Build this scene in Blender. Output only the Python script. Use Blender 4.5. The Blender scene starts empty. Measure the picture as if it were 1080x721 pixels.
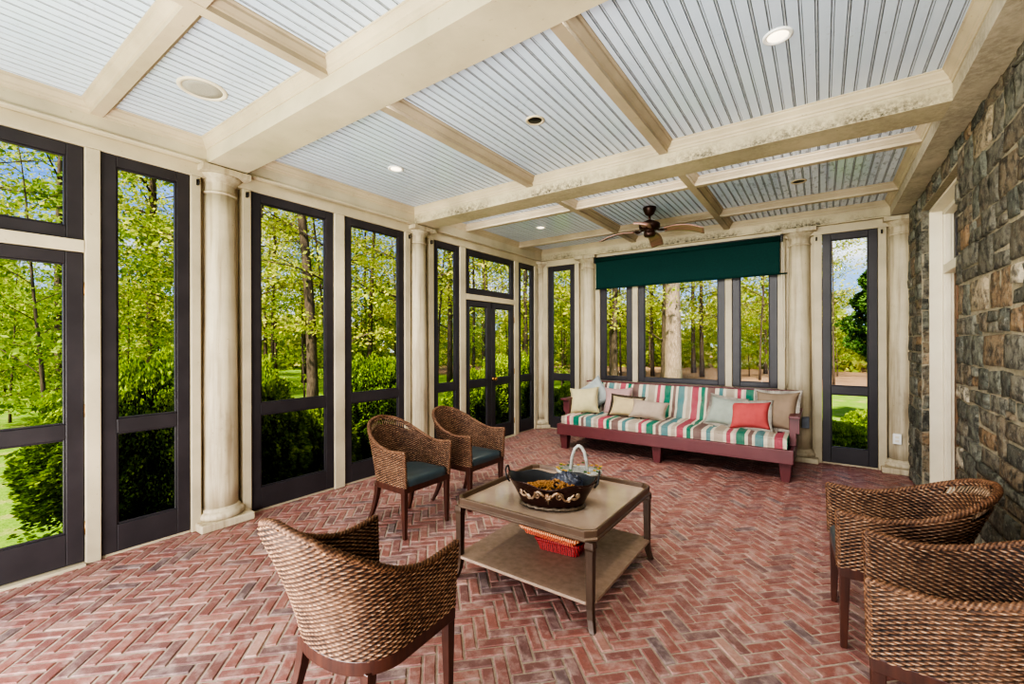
import bpy, bmesh, math, random
import numpy as np
from mathutils import Vector, Matrix, noise
PI = math.pi
R = math.radians
sc = bpy.context.scene
COL = sc.collection
rnd = random.Random(7)

# ------------------------------------------------------------------ helpers
class MB:
    """collects shapes, then builds ONE mesh object"""
    def __init__(s): s.v=[]; s.f=[]; s.m=[]; s.s=[]
    def add(s, vs, fs, mi=0, smooth=False):
        o=len(s.v); s.v+= [tuple(p) for p in vs]
        for f in fs: s.f.append([i+o for i in f]); s.m.append(mi); s.s.append(smooth)
    def box(s,x0,x1,y0,y1,z0,z1,mi=0):
        vs=[(x,y,z) for z in (z0,z1) for y in (y0,y1) for x in (x0,x1)]
        s.add(vs,[(0,2,3,1),(4,5,7,6),(0,1,5,4),(2,6,7,3),(0,4,6,2),(1,3,7,5)],mi)
    def hexa(s,bot,top,mi=0):
        n=len(bot); vs=list(bot)+list(top)
        s.add(vs,[tuple(range(n-1,-1,-1)),tuple(range(n,2*n))]+[(i,(i+1)%n,n+(i+1)%n,n+i) for i in range(n)],mi)
    def tube(s,path,r,n=8,closed=False,mi=0,smooth=True,twist=0,lobes=0,amp=0.,flat=1.0,cap=True):
        P=[Vector(p) for p in path]; N=len(P)
        rr=r if isinstance(r,(list,tuple)) else [r]*N
        vs=[];fs=[];up=None
        for i in range(N):
            if closed: t=P[(i+1)%N]-P[i-1]
            else: t=P[min(i+1,N-1)]-P[max(i-1,0)]
            if t.length<1e-9: t=Vector((0,0,1))
            t.normalize()
            if up is None:
                up=Vector((0,0,1)) if abs(t.z)<.9 else Vector((1,0,0))
            a=up-t*up.dot(t)
            if a.length<1e-6: a=t.orthogonal()
            a.normalize(); b=t.cross(a); up=a
            for k in range(n):
                th=2*PI*k/n
                rad=rr[i]*(1+amp*math.cos(lobes*th+twist*i)) if lobes else rr[i]
                vs.append(P[i]+a*(rad*math.cos(th))*flat+b*(rad*math.sin(th)))
        for i in range(N if closed else N-1):
            j=(i+1)%N
            for k in range(n):
                l=(k+1)%n; fs.append((i*n+k,i*n+l,j*n+l,j*n+k))
        if not closed and cap:
            fs.append(tuple(range(n-1,-1,-1))); fs.append(tuple((N-1)*n+k for k in range(n)))
        s.add(vs,fs,mi,smooth)
    def lathe(s,prof,c=(0,0,0),n=32,mi=0,smooth=True,a0=0,a1=2*PI,sx=1,sy=1):
        full=abs(a1-a0-2*PI)<1e-6; m=n if full else n+1; vs=[];fs=[]
        for (r,z) in prof:
            for k in range(m):
                th=a0+(a1-a0)*k/n; vs.append((c[0]+r*math.cos(th)*sx,c[1]+r*math.sin(th)*sy,c[2]+z))
        for i in range(len(prof)-1):
            for k in range(n):
                l=(k+1)%m; fs.append((i*m+k,i*m+l,(i+1)*m+l,(i+1)*m+k))
        if full:
            if prof[0][0]>1e-5: fs.append(tuple(range(m-1,-1,-1)))
            if prof[-1][0]>1e-5: fs.append(tuple((len(prof)-1)*m+k for k in range(m)))
        s.add(vs,fs,mi,smooth)
    def extrude(s,prof,p0,p1,n,mi=0,smooth=False):
        """profile (offset along n, z) swept from p0 to p1 (xy points)"""
        k=len(prof); vs=[(p[0]+n[0]*o,p[1]+n[1]*o,z) for p in (p0,p1) for (o,z) in prof]
        fs=[(i,(i+1)%k,k+(i+1)%k,k+i) for i in range(k)]+[tuple(range(k-1,-1,-1)),tuple(range(k,2*k))]
        s.add(vs,fs,mi,smooth)
    def grid(s,P,mi=0,smooth=True,wrap=False):
        a=len(P); b=len(P[0]); vs=[p for r in P for p in r]; fs=[]
        for i in range(a-1):
            for j in range(b if wrap else b-1):
                k=(j+1)%b; fs.append((i*b+j,i*b+k,(i+1)*b+k,(i+1)*b+j))
        s.add(vs,fs,mi,smooth)
    def build(s,name,mat,parent=None,loc=None,bevel=0,seg=2,fix=True):
        me=bpy.data.meshes.new(name); me.from_pydata(s.v,[],s.f)
        mats=mat if isinstance(mat,(list,tuple)) else [mat]
        for m in mats: me.materials.append(m)
        me.polygons.foreach_set('material_index',s.m); me.polygons.foreach_set('use_smooth',s.s)
        if fix:
            bm=bmesh.new(); bm.from_mesh(me); bmesh.ops.recalc_face_normals(bm,faces=bm.faces); bm.to_mesh(me); bm.free()
        me.update()
        o=bpy.data.objects.new(name,me); COL.objects.link(o)
        if parent is not None: o.parent=parent
        if loc: o.location=loc
        if bevel:
            b=o.modifiers.new('bevel','BEVEL'); b.width=bevel; b.segments=seg; b.limit_method='ANGLE'; b.angle_limit=R(40)
        return o
def tag(o,label=None,cat=None,group=None,kind=None):
    if label: o['label']=label
    if cat: o['category']=cat
    if group: o['group']=group
    if kind: o['kind']=kind
    return o
def thing(name,label,cat,loc=(0,0,0),rz=0,group=None):
    o=bpy.data.objects.new(name,None); COL.objects.link(o); o.empty_display_size=.1
    o.location=loc; o.rotation_euler=(0,0,rz); return tag(o,label,cat,group)
def struct(o): o['kind']='structure'; return o
def dup(root,loc,rz=None,label=None,group=None,scale=None):
    r=root.copy(); COL.objects.link(r); r.location=loc
    if rz is not None: r.rotation_euler=(0,0,rz)
    if scale: r.scale=scale
    if label: r['label']=label
    if group: r['group']=group
    for ch in list(root.children):
        c=ch.copy(); COL.objects.link(c); c.parent=r
        for g in list(ch.children):
            d=g.copy(); COL.objects.link(d); d.parent=c
    return r
def bez(p0,p1,p2,n):
    p0,p1,p2=map(Vector,(p0,p1,p2)); return [p0*(1-t)**2+p1*2*t*(1-t)+p2*t*t for t in [i/n for i in range(n+1)]]
def sstep(a,b,x):
    t=min(1,max(0,(x-a)/(b-a))); return t*t*(3-2*t)

# ------------------------------------------------------------------ materials
def srgb(r,g,b):
    f=lambda c:(c/255)/12.92 if c/255<=.04045 else ((c/255+.055)/1.055)**2.4
    return (f(r),f(g),f(b),1)
class NT:
    def __init__(s,name):
        s.m=bpy.data.materials.new(name); s.m.use_nodes=True; s.t=s.m.node_tree; s.n=s.t.nodes
        s.b=s.n['Principled BSDF']; s.out=s.n['Material Output']
    def node(s,typ,**kw):
        x=s.n.new(typ)
        for k,v in kw.items():
            if k.startswith('i_'):
                key=k[2:]; key=int(key) if key.isdigit() else key
                x.inputs[key].default_value=v
            else: setattr(x,k,v)
        return x
    def link(s,a,b): s.t.links.new(a,b)
    def coord(s,scale=(1,1,1),kind='Object'):
        tc=s.node('ShaderNodeTexCoord'); mp=s.node('ShaderNodeMapping'); mp.inputs['Scale'].default_value=scale
        s.link(tc.outputs[kind],mp.inputs['Vector']); return mp.outputs['Vector']
    def noise(s,vec,scale,detail=4,rough=.55):
        x=s.node('ShaderNodeTexNoise'); x.inputs['Scale'].default_value=scale; x.inputs['Detail'].default_value=detail; x.inputs['Roughness'].default_value=rough
        s.link(vec,x.inputs['Vector']); return x.outputs['Fac']
    def ramp(s,fac,stops,interp='LINEAR'):
        x=s.node('ShaderNodeValToRGB'); cr=x.color_ramp; cr.interpolation=interp
        while len(cr.elements)<len(stops): cr.elements.new(1)
        for e,(p,c) in zip(cr.elements,stops):
            e.position=p; e.color=c if isinstance(c,(tuple,list)) else (c,c,c,1)
        s.link(fac,x.inputs['Fac']); return x.outputs['Color']
    def mix(s,fac,a,b,blend='MIX'):
        x=s.node('ShaderNodeMix',data_type='RGBA',blend_type=blend)
        for idx,v in ((0,fac),(6,a),(7,b)):
            if hasattr(v,'is_linked') or hasattr(v,'links'): s.link(v,x.inputs[idx])
            else: x.inputs[idx].default_value=v
        return x.outputs[2]
    def math(s,op,a,b=0.):
        x=s.node('ShaderNodeMath',operation=op)
        for i,v in enumerate((a,b)):
            if hasattr(v,'links'): s.link(v,x.inputs[i])
            else: x.inputs[i].default_value=v
        return x.outputs[0]
    def bump(s,h,strength=.3,dist=.01):
        x=s.node('ShaderNodeBump'); x.inputs['Strength'].default_value=strength; x.inputs['Distance'].default_value=dist
        s.link(h,x.inputs['Height']); s.link(x.outputs['Normal'],s.b.inputs['Normal'])
    def set(s,color=None,rough=None,metal=None,spec=None):
        for k,v in (('Base Color',color),('Roughness',rough),('Metallic',metal),('Specular IOR Level',spec)):
            if v is None: continue
            if hasattr(v,'links'): s.link(v,s.b.inputs[k])
            else: s.b.inputs[k].default_value=v
        return s.m
def simple(name,c1,c2=None,scale=8,rough=.6,bump=0,metal=0,spec=.5,stretch=(1,1,1),detail=4):
    t=NT(name); c2=c2 or c1; v=t.coord(stretch); n=t.noise(v,scale,detail)
    col=t.ramp(n,[(.3,c1),(.7,c2)])
    if bump: t.bump(n,bump,.004)
    return t.set(col,rough,metal,spec)

def cream(name,base=(194,180,150),streak=False,mildew=0.,zlo=None,zhi=None):
    t=NT(name); v=t.coord(); b=srgb(*base); d=srgb(*(int(c*.86) for c in base))
    col=t.ramp(t.noise(v,2.2,5),[(.3,d),(.65,b)])
    sp=t.noise(v,38,3)
    col=t.mix(t.ramp(sp,[(.68,0.),(.76,.45)]),col,srgb(120,98,70))
    if streak:
        v2=t.coord((9,9,.55)); n2=t.noise(v2,1.6,5,.6)
        col=t.mix(t.ramp(n2,[(.46,0.),(.68,.7)]),col,srgb(134,114,88))
        n3=t.noise(t.coord((1,1,.6)),5,6,.65)
        col=t.mix(t.ramp(n3,[(.56,0.),(.74,.5)]),col,srgb(112,98,78))
    if mildew:
        n4=t.noise(v,26,6,.75); n5=t.noise(v,1.9,3)
        f=t.math('MULTIPLY',t.ramp(n4,[(.38,0.),(.60,1.)]),t.ramp(n5,[(.34,0.),(.54,1.)]))
        if zlo is not None:
            sx=t.node('ShaderNodeSeparateXYZ'); t.link(v,sx.inputs[0])
            mr=t.node('ShaderNodeMapRange'); mr.inputs[1].default_value=zhi; mr.inputs[2].default_value=zlo
            t.link(sx.outputs[2],mr.inputs[0]); f=t.math('MULTIPLY',t.math('MULTIPLY',f,mr.outputs[0]),t.math('ADD',.25,t.math('MULTIPLY',.75,t.math('GREATER_THAN',sx.outputs[2],2.9575))))
        col=t.mix(t.math('MULTIPLY',f,mildew),col,srgb(52,46,32))
    t.bump(t.noise(v,60,3),.12,.002)
    return t.set(col,.55,0,.35)
M={}
M['cream']=cream('cream_paint')
M['trimcream']=cream('trim_paint',(196,180,150))
M['column']=cream('column_paint',(204,190,160),streak=True)
M['beam']=cream('beam_paint',(197,184,155))
M['mildew']=cream('mildewed_beam_paint',(196,182,150),mildew=1.,zlo=2.975,zhi=3.075)
M['soffit']=cream('soffit_paint',(192,180,156),mildew=.35)
M['purlin']=cream('purlin_paint',(180,164,138))
M['dark']=simple('charcoal_frame_paint',srgb(44,40,42),srgb(54,49,51),5,.42,.05,spec=.4)
M['jamb']=simple('door_casing_paint',srgb(226,216,190),srgb(214,202,176),4,.45,.05)
M['wooddoor']=simple('brown_door_wood',srgb(120,84,52),srgb(92,60,36),5,.5,.1,stretch=(8,8,.7))
M['brass']=simple('aged_brass',srgb(176,132,74),srgb(120,86,48),20,.4,.05,.9)
M['black']=simple('black_metal',srgb(26,24,24),srgb(36,33,32),10,.4,.05,.3)
M['white']=simple('white_plastic',srgb(232,230,224),srgb(222,220,214),5,.4)
M['grey']=simple('grey_plastic',srgb(126,132,142),srgb(110,116,126),5,.5)
def glassmat():
    t=NT('clear_pane'); t.n.remove(t.b)
    tr=t.node('ShaderNodeBsdfTransparent'); gl=t.node('ShaderNodeBsdfGlossy'); gl.inputs['Roughness'].default_value=.03
    tr.inputs['Color'].default_value=(.965,.97,.965,1)
    fr=t.node('ShaderNodeFresnel'); fr.inputs['IOR'].default_value=1.07
    mx=t.node('ShaderNodeMixShader'); t.link(fr.outputs[0],mx.inputs[0]); t.link(tr.outputs[0],mx.inputs[1]); t.link(gl.outputs[0],mx.inputs[2])
    t.link(mx.outputs[0],t.out.inputs[0]); return t.m
M['glass']=glassmat()
def ceilmat():
    t=NT('beadboard_gloss_paint'); v=t.coord(); col=t.ramp(t.noise(v,1.4,4),[(.3,srgb(190,204,220)),(.7,srgb(206,217,230))])
    sp=t.noise(v,30,5,.7); reg=t.noise(v,1.1,2)
    sx=t.node('ShaderNodeSeparateXYZ'); t.link(v,sx.inputs[0])
    mr=t.node('ShaderNodeMapRange'); mr.inputs[1].default_value=-1.3; mr.inputs[2].default_value=-.4; t.link(sx.outputs[0],mr.inputs[0])
    mr2=t.node('ShaderNodeMapRange'); mr2.inputs[1].default_value=3.8; mr2.inputs[2].default_value=4.2; t.link(sx.outputs[1],mr2.inputs[0])
    bad=t.math('MULTIPLY',mr.outputs[0],mr2.outputs[0])
    f1=t.math('MULTIPLY',t.ramp(sp,[(.60,0.),(.66,.5)]),t.ramp(reg,[(.47,0.),(.62,1.)]))
    f2=t.math('MULTIPLY',t.ramp(t.noise(t.coord((1,.35,1)),24,6,.75),[(.52,0.),(.64,.6)]),bad)
    col=t.mix(f1,col,srgb(140,142,140)); col=t.mix(f2,col,srgb(96,92,84))
    t.bump(t.noise(t.coord((1,.15,1)),9,2),.10,.004)
    return t.set(col,.2,0,.6)
M['ceil']=ceilmat()
def brickmat():
    t=NT('herringbone_brick'); at=t.node('ShaderNodeAttribute'); at.attribute_name='tone'; v=t.coord()
    c=t.ramp(at.outputs['Fac'],[(0,srgb(104,86,86)),(.18,srgb(118,86,82)),(.35,srgb(132,84,77)),(.6,srgb(146,92,82)),(.82,srgb(158,106,94)),(1,srgb(176,136,122))])
    n=t.noise(v,55,6,.7); c=t.mix(t.ramp(n,[(.35,0.),(.72,.45)]),c,srgb(96,66,62),'MIX')
    n2=t.noise(v,13,5,.65); c=t.mix(t.ramp(n2,[(.46,0.),(.70,.55)]),c,srgb(196,172,162))
    t.bump(t.noise(v,70,6,.7),.55,.006)
    return t.set(c,t.ramp(n2,[(.3,.36),(.7,.56)]),0,.5)
M['brick']=brickmat()
M['mortar']=simple('sand_mortar',srgb(184,168,152),srgb(156,140,126),60,.9,.4,spec=.2)
def stonemat():
    t=NT('field_stone'); at=t.node('ShaderNodeAttribute'); at.attribute_name='tone'; v=t.coord()
    c=t.ramp(at.outputs['Fac'],[(0,srgb(90,88,78)),(.16,srgb(108,110,98)),(.32,srgb(138,138,122)),(.48,srgb(116,108,92)),(.64,srgb(150,148,132)),(.80,srgb(128,118,100)),(.92,srgb(142,126,102)),(.96,srgb(164,132,98)),(.98,srgb(200,184,154)),(1,srgb(212,200,176))])
    n=t.noise(v,16,8,.7); c=t.mix(t.ramp(n,[(.40,.85),(.56,0.)]),c,srgb(52,50,46))
    n3=t.noise(t.coord((1,1,2)),7,6,.7); c=t.mix(t.ramp(n3,[(.52,0.),(.70,.35)]),c,srgb(132,106,76))
    n4=t.noise(v,34,6,.7); c=t.mix(t.ramp(n4,[(.54,0.),(.68,.65)]),c,srgb(166,164,148))
    t.bump(t.noise(v,26,8,.75),1.,.035)
    return t.set(c,.72,0,.35)
M['stone']=stonemat()
M['stonemortar']=simple('stone_mortar',srgb(158,148,126),srgb(132,122,100),30,.9,.5,spec=.2)
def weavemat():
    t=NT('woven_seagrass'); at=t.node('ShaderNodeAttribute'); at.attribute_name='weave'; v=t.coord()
    c=t.ramp(at.outputs['Fac'],[(0,srgb(18,11,8)),(.28,srgb(60,38,26)),(.62,srgb(142,101,72)),(1,srgb(208,174,140))])  # by strand height: crevice shade and crest highlights painted into the colour
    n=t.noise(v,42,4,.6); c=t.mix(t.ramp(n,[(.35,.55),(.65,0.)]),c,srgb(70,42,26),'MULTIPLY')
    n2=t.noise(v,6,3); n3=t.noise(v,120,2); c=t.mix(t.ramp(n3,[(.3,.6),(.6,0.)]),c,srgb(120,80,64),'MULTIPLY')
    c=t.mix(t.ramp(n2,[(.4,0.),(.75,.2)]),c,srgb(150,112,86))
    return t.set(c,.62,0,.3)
M['weave']=weavemat()
M['wood']=simple('dark_mahogany',srgb(74,40,28),srgb(50,26,20),6,.36,.05,stretch=(6,6,.8))
M['leather']=simple('teal_charcoal_leather',srgb(48,60,64),srgb(60,72,76),7,.36,.15,spec=.45)
M['taupe']=simple('bronze_taupe_metal',srgb(100,80,64),srgb(84,66,52),7,.36,.08,.25)
M['tableleg']=simple('dark_bronze_leg',srgb(78,60,46),srgb(62,46,36),7,.38,.06,.25)
M['tabletop']=simple('taupe_tray_top',srgb(166,146,128),srgb(148,128,110),4,.07,.02,spec=.5)
M['shelf']=simple('speckled_taupe_shelf',srgb(158,134,116),srgb(134,112,94),26,.45,.08)
M['red']=simple('maroon_sofa_paint',srgb(104,52,54),srgb(94,46,48),5,.4,.05)
M['green']=simple('dark_green_canvas',srgb(12,56,50),srgb(10,48,44),60,.8,.15,spec=.2)
M['fanbrown']=simple('oiled_bronze',srgb(58,34,24),srgb(46,28,20),10,.4,.05,.5)
M['blade']=simple('brown_fan_blade',srgb(150,112,98),srgb(120,88,76),5,.35,.03,stretch=(1,6,1))
def stripes():
    t=NT('striped_cotton'); tc=t.node('ShaderNodeTexCoord'); sx=t.node('ShaderNodeSeparateXYZ'); t.link(tc.outputs['Object'],sx.inputs[0])
    fr=t.math('FRACT',t.math('ADD',t.math('MULTIPLY',sx.outputs[0],1/1.02),.15+3))
    W=srgb(200,188,166); G=srgb(36,112,90); T=srgb(84,126,126); P=srgb(164,74,88); B=srgb(118,94,88); N=srgb(166,152,134); P2=srgb(190,156,150)
    st=[(0,G),(.085,W),(.115,B),(.155,W),(.18,T),(.262,W),(.30,N),(.345,W),(.36,P),(.44,W),(.475,G),(.52,W),(.55,B),(.64,W),(.69,T),(.735,W),(.77,N),(.87,W),(.90,P),(.945,W),(.975,P2)]
    c=t.ramp(fr,st,'CONSTANT'); v=t.coord()
    c=t.mix(t.ramp(t.noise(v,9,4),[(.4,0.),(.75,.25)]),c,srgb(150,138,124))
    t.bump(t.noise(v,220,2),.15,.002)
    return t.set(c,.85,0,.2)
M['stripe']=stripes()
def cloth(name,c,k=.88):
    c=tuple(int(x*.9) for x in c)
    return simple(name,srgb(*c),srgb(*(int(x*k) for x in c)),5,.9,.12,spec=.15)
# leaves
def leafmat(name,stops,trans=.45,bright=1):
    t=NT(name); t.n.remove(t.b); at=t.node('ShaderNodeAttribute'); at.attribute_name='tone'
    oi=t.node('ShaderNodeObjectInfo')
    f=t.math('ADD',t.math('MULTIPLY',at.outputs['Fac'],.72),t.math('MULTIPLY',oi.outputs['Random'],.28))
    c=t.ramp(f,stops)
    d=t.node('ShaderNodeBsdfDiffuse'); tl=t.node('ShaderNodeBsdfTranslucent'); t.link(c,d.inputs[0]); t.link(c,tl.inputs[0])
    mx=t.node('ShaderNodeMixShader'); mx.inputs[0].default_value=trans; t.link(d.outputs[0],mx.inputs[1]); t.link(tl.outputs[0],mx.inputs[2])
    t.link(mx.outputs[0],t.out.inputs[0]); return t.m
M['leaf']=leafmat('spring_leaf',[(0,srgb(98,114,36)),(.45,srgb(144,158,60)),(.8,srgb(184,186,90)),(1,srgb(212,196,124))],.5)
M['leafy']=leafmat('yellow_green_leaf',[(0,srgb(132,144,44)),(.45,srgb(182,188,72)),(.8,srgb(208,200,100)),(1,srgb(214,176,112))],.5)
M['sapleaf']=leafmat('sapling_leaf',[(0,srgb(88,112,34)),(.5,srgb(134,156,56)),(1,srgb(182,188,92))],.5)
M['boxleaf']=leafmat('shrub_leaf',[(0,srgb(40,60,16)),(.4,srgb(88,116,28)),(.75,srgb(142,162,48)),(1,srgb(184,194,76))],.4)
M['conleaf']=leafmat('conifer_needle',[(0,srgb(30,48,20)),(.5,srgb(64,92,38)),(1,srgb(110,132,60))],.15)
M['bark']=simple('brown_bark',srgb(104,88,72),srgb(68,56,46),7,.9,.6,stretch=(5,5,1),spec=.1)
M['darkbark']=simple('dark_bark',srgb(100,84,70),srgb(66,55,46),7,.9,.6,stretch=(5,5,1),spec=.1)
M['palebark']=simple('pale_bark',srgb(164,140,118),srgb(104,86,72),6,.9,.8,stretch=(6,6,1),spec=.1)
M['shadow']=simple('inner_shade',srgb(26,24,14),srgb(16,15,10),12,.95,.4,spec=.05)  # near-black colour standing in for the shade inside shrubs

# ------------------------------------------------------------------ dimensions
LX=-4.12; BY=6.727; RX=.80; FY=-1.29            # frame planes left/back, stone face, open front
ZT=2.851; ZU=2.955; ZC=3.14
COLY=(1.613,3.827); COLX=(-3.2,-.236)

# ------------------------------------------------------------------ floor: herringbone brick, bricks at 45 deg to the walls
def build_floor():
    W=.0655; L=3*W; gap=.0056; mb_v=[];mb_f=[];mi=[];tone=[]
    c=math.cos(PI/4)
    def brick(cx,cy,lx,ly):
        x0,x1,y0,y1=cx-lx/2+gap,cx+lx/2-gap,cy-ly/2+gap,cy+ly/2-gap
        wx=c*(cx-cy); wy=c*(cx+cy)
        if wx<-4.45 or wx>.98 or wy<-1.5 or wy>7.0: return
        o=len(mb_v); h=rnd.uniform(-.0012,.0012); tl=rnd.uniform(-.0008,.0008); b=.005
        pts=[]
        for (ins,z) in ((-.0,-.012),(.0,-.004),(b,0.)):
            for (x,y) in ((x0+ins,y0+ins),(x1-ins,y0+ins),(x1-ins,y1-ins),(x0+ins,y1-ins)):
                jx=rnd.uniform(-.0013,.0013); jy=rnd.uniform(-.0013,.0013); x2,y2=x+jx,y+jy
                pts.append((c*(x2-y2),c*(x2+y2),z+h+(tl if x>cx else -tl)))
        mb_v.extend(pts); t=min(1,max(0,rnd.gauss(.46,.20)))
        for f in ((8,9,10,11),(0,1,5,4),(1,2,6,5),(2,3,7,6),(3,0,4,7),(4,5,9,8),(5,6,10,9),(6,7,11,10),(7,4,8,11)):
            mb_f.append([i+o for i in f]); mi.append(0); tone.append(t)
    # herringbone lattice (3:1): steps (W,W) and (L,-L)... horizontal brick + vertical brick per cell
    for i in range(-120,121):
        for j in range(-40,41):
            ox=i*W+j*3*W; oy=i*W-j*3*W
            brick(ox+L/2,oy+W/2,L,W)
            brick(ox+L+W/2, oy+W-L/2+0*W, W, L)
    o=len(mb_v); mb_v.extend([(-4.45,-1.5,-.006),(1.0,-1.5,-.006),(1.0,7.0,-.006),(-4.45,7.0,-.006)])
    mb_f.append([o,o+1,o+2,o+3]); mi.append(1); tone.append(0)
    me=bpy.data.meshes.new('floor'); me.from_pydata(mb_v,[],mb_f); me.materials.append(M['brick']); me.materials.append(M['mortar'])
    me.polygons.foreach_set('material_index',mi)
    a=me.attributes.new('tone','FLOAT','FACE'); a.data.foreach_set('value',tone)
    bm=bmesh.new(); bm.from_mesh(me)
    for co,no in (((-4.24,0,0),(-1,0,0)),((0,6.86,0),(0,1,0)),((0,FY-.1,0),(0,-1,0)),((.97,0,0),(1,0,0))):
        g=list(bm.verts)+list(bm.edges)+list(bm.faces)
        bmesh.ops.bisect_plane(bm,geom=g,plane_co=co,plane_no=no,clear_outer=True)
    bm.to_mesh(me); bm.free()
    ob=bpy.data.objects.new('floor',me); COL.objects.link(ob); struct(ob)
build_floor()
mb=MB(); mb.box(-4.26,.97,FY-.12,6.88,-.60,-.02)
struct(mb.build('trim_1',M['stonemortar']))

# ------------------------------------------------------------------ left wall: posts, head band
mb=MB(); X0,X1=-4.22,-4.10
for (a,b) in ((FY-.1,-1.071),(-.575,-.45),(.771,.852),(1.387,1.456),(1.77,1.839),(2.651,2.767),(3.586,3.672),(3.982,4.067),(4.578,4.692),(5.899,6.015),(6.511,6.60)):
    mb.box(X0,X1,a,b,0,ZT)
mb.box(X0,X1,FY-.1,6.85,ZT,ZU)                                # head band
for c in COLY: mb.box(X0-.02,X1-.07,c-.15,c+.15,0,ZT)
for a,b in ((-.45,.771),(4.692,5.899)):
    mb.box(X0,X1,a,b,2.128,2.21); mb.box(X0,-4.075,a,b,-.01,.016)
for a,b in ((-1.071,-.575),(.852,1.387),(1.839,2.651),(2.767,3.586),(4.067,4.578),(6.015,6.511)): mb.box(X0,-4.13,a,b,-.01,.018)
struct(mb.build('wall_left',M['cream'],bevel=.006))
# back wall
mb=MB(); Y0,Y1=BY-.02,BY+.10
for (a,b) in ((-4.08,-3.96),(-3.431,-3.35),(-3.05,-2.97),(-2.427,-2.339),(-1.103,-1.014),(-.474,-.39),(-.082,.002),(.541,.62)):
    mb.box(a,b,Y0,Y1,0,ZT)
mb.box(-4.25,.86,Y0,Y1,ZT,ZU)
for c in COLX: mb.box(c-.16,c+.16,Y0+.07,Y1+.02,0,ZT)
mb.box(.60,.90,Y0+.07,Y1+.02,0,ZT)
for a,b in ((-2.97,-2.427),(-2.339,-1.103),(-1.014,-.474)): mb.box(a,b,Y0+.012,Y1,0,.897)
for a,b in ((-3.96,-3.431),(.002,.541)): mb.box(a,b,Y0+.03,Y1,-.01,.018)
mb.box(-4.25,-4.05,Y0+.07,Y1+.02,0,ZT); mb.box(-4.25,-4.20,6.58,6.8,0,ZT)
struct(mb.build('wall_back',M['cream'],bevel=.006))

# ------------------------------------------------------------------ screen panels / windows
def panel(mbf,mbg,axis,p,a,b,z0,z1,rails=(),st=.085,bot=.19,top=.08,th=.045):
    """dark frame in plane; axis 'L' left wall (along Y) or 'B' back wall (along X). face at p"""
    def bx(m,u0,u1,w0,w1,d0=0,d1=th):
        if axis=='L': m.box(p-d1,p-d0,u0,u1,w0,w1)
        else: m.box(u0,u1,p+d0,p+d1,w0,w1)
    g=.003; a+=g;b-=g
    bx(mbf,a,a+st,z0,z1); bx(mbf,b-st,b,z0,z1); bx(mbf,a+st,b-st,z0,z0+bot); bx(mbf,a+st,b-st,z1-top,z1)
    for (r0,r1) in rails: bx(mbf,a+st,b-st,r0,r1)
    zs=[z0+bot]+[q for r in rails for q in r]+[z1-top]
    for k in range(0,len(zs),2):
        lo,hi=zs[k],zs[k+1]; e=.012
        for (u0,u1,w0,w1) in ((a+st,a+st+e,lo,hi),(b-st-e,b-st,lo,hi),(a+st+e,b-st-e,lo,lo+e),(a+st+e,b-st-e,hi-e,hi)):
            bx(mbf,u0,u1,w0,w1,.010,th-.01)
    bx(mbg,a+st-.01,b-st+.01,z0+bot-.01,z1-top+.01,.020,.023)
RAIL=((.866,.966),)
wn=1
def window(axis,p,a,b,z0,z1,rails=RAIL,**k):
    global wn
    f=MB(); g=MB(); panel(f,g,axis,p,a,b,z0,z1,rails,**k)
    o=struct(f.build('window_%d'%wn,M['dark'],bevel=.004)); wn+=1
    g.build('pane',M['glass'],o); return o
for a,b in ((-1.071,-.575),(.852,1.387),(1.839,2.651),(2.767,3.586),(4.067,4.578),(6.015,6.511)): window('L',LX,a,b,.02,ZT)
for a,b in ((-.45,.771),(4.692,5.899)): window('L',LX,a,b,2.212,ZT-.003,(),bot=.08)
for a,b in ((-3.96,-3.431),(.002,.541)): window('B',BY,a,b,.02,ZT)
for a,b in ((-2.97,-2.427),(-2.339,-1.103),(-1.014,-.474)): window('B',BY,a,b,.90,ZT,(),bot=.068,st=.09)
# french doors
for dn,(a,b) in ((1,(-.45,.771)),(2,(4.692,5.899))):
    d=bpy.data.objects.new('door_%d'%dn,None); COL.objects.link(d); d.location=(LX,(a+b)/2,0); struct(d)
    m=(a+b)/2
    for (c0,c1,side) in ((a,m,1),(m,b,-1)):
        f=MB(); g=MB(); panel(f,g,'L',LX,c0+.001,c1-.001,.022,2.124,RAIL,st=.10 if dn==2 else .088,bot=.21)
        lf=f.build('door_leaf',M['dark'],d,bevel=.004); lf.location=(-LX,-m,0)
        g.build('pane',M['glass'],lf)
        h=MB()
        for z in (.25,1.05,1.88):
            y=c0-.002 if side==1 else c1+.002
            h.tube([(LX+.006,y,z-.045),(LX+.006,y,z+.045)],.007,8)
        h.build('hinge',M['brass'],lf)
    k=MB(); k.lathe([(0,0),(.028,0),(.028,.006),(.012,.01),(.012,.03),(.026,.04),(.03,.055),(.022,.07),(0,.072)],n=16)
    ko=k.build('handle',M['brass'],d); ko.rotation_euler=(0,R(90),0); ko.location=(.0,.045,.96)
    k=MB(); k.box(.0,.012,-.008,.008,.0,.09); k.build('bolt',M['black'],d,loc=(0,0,2.03))

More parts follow.
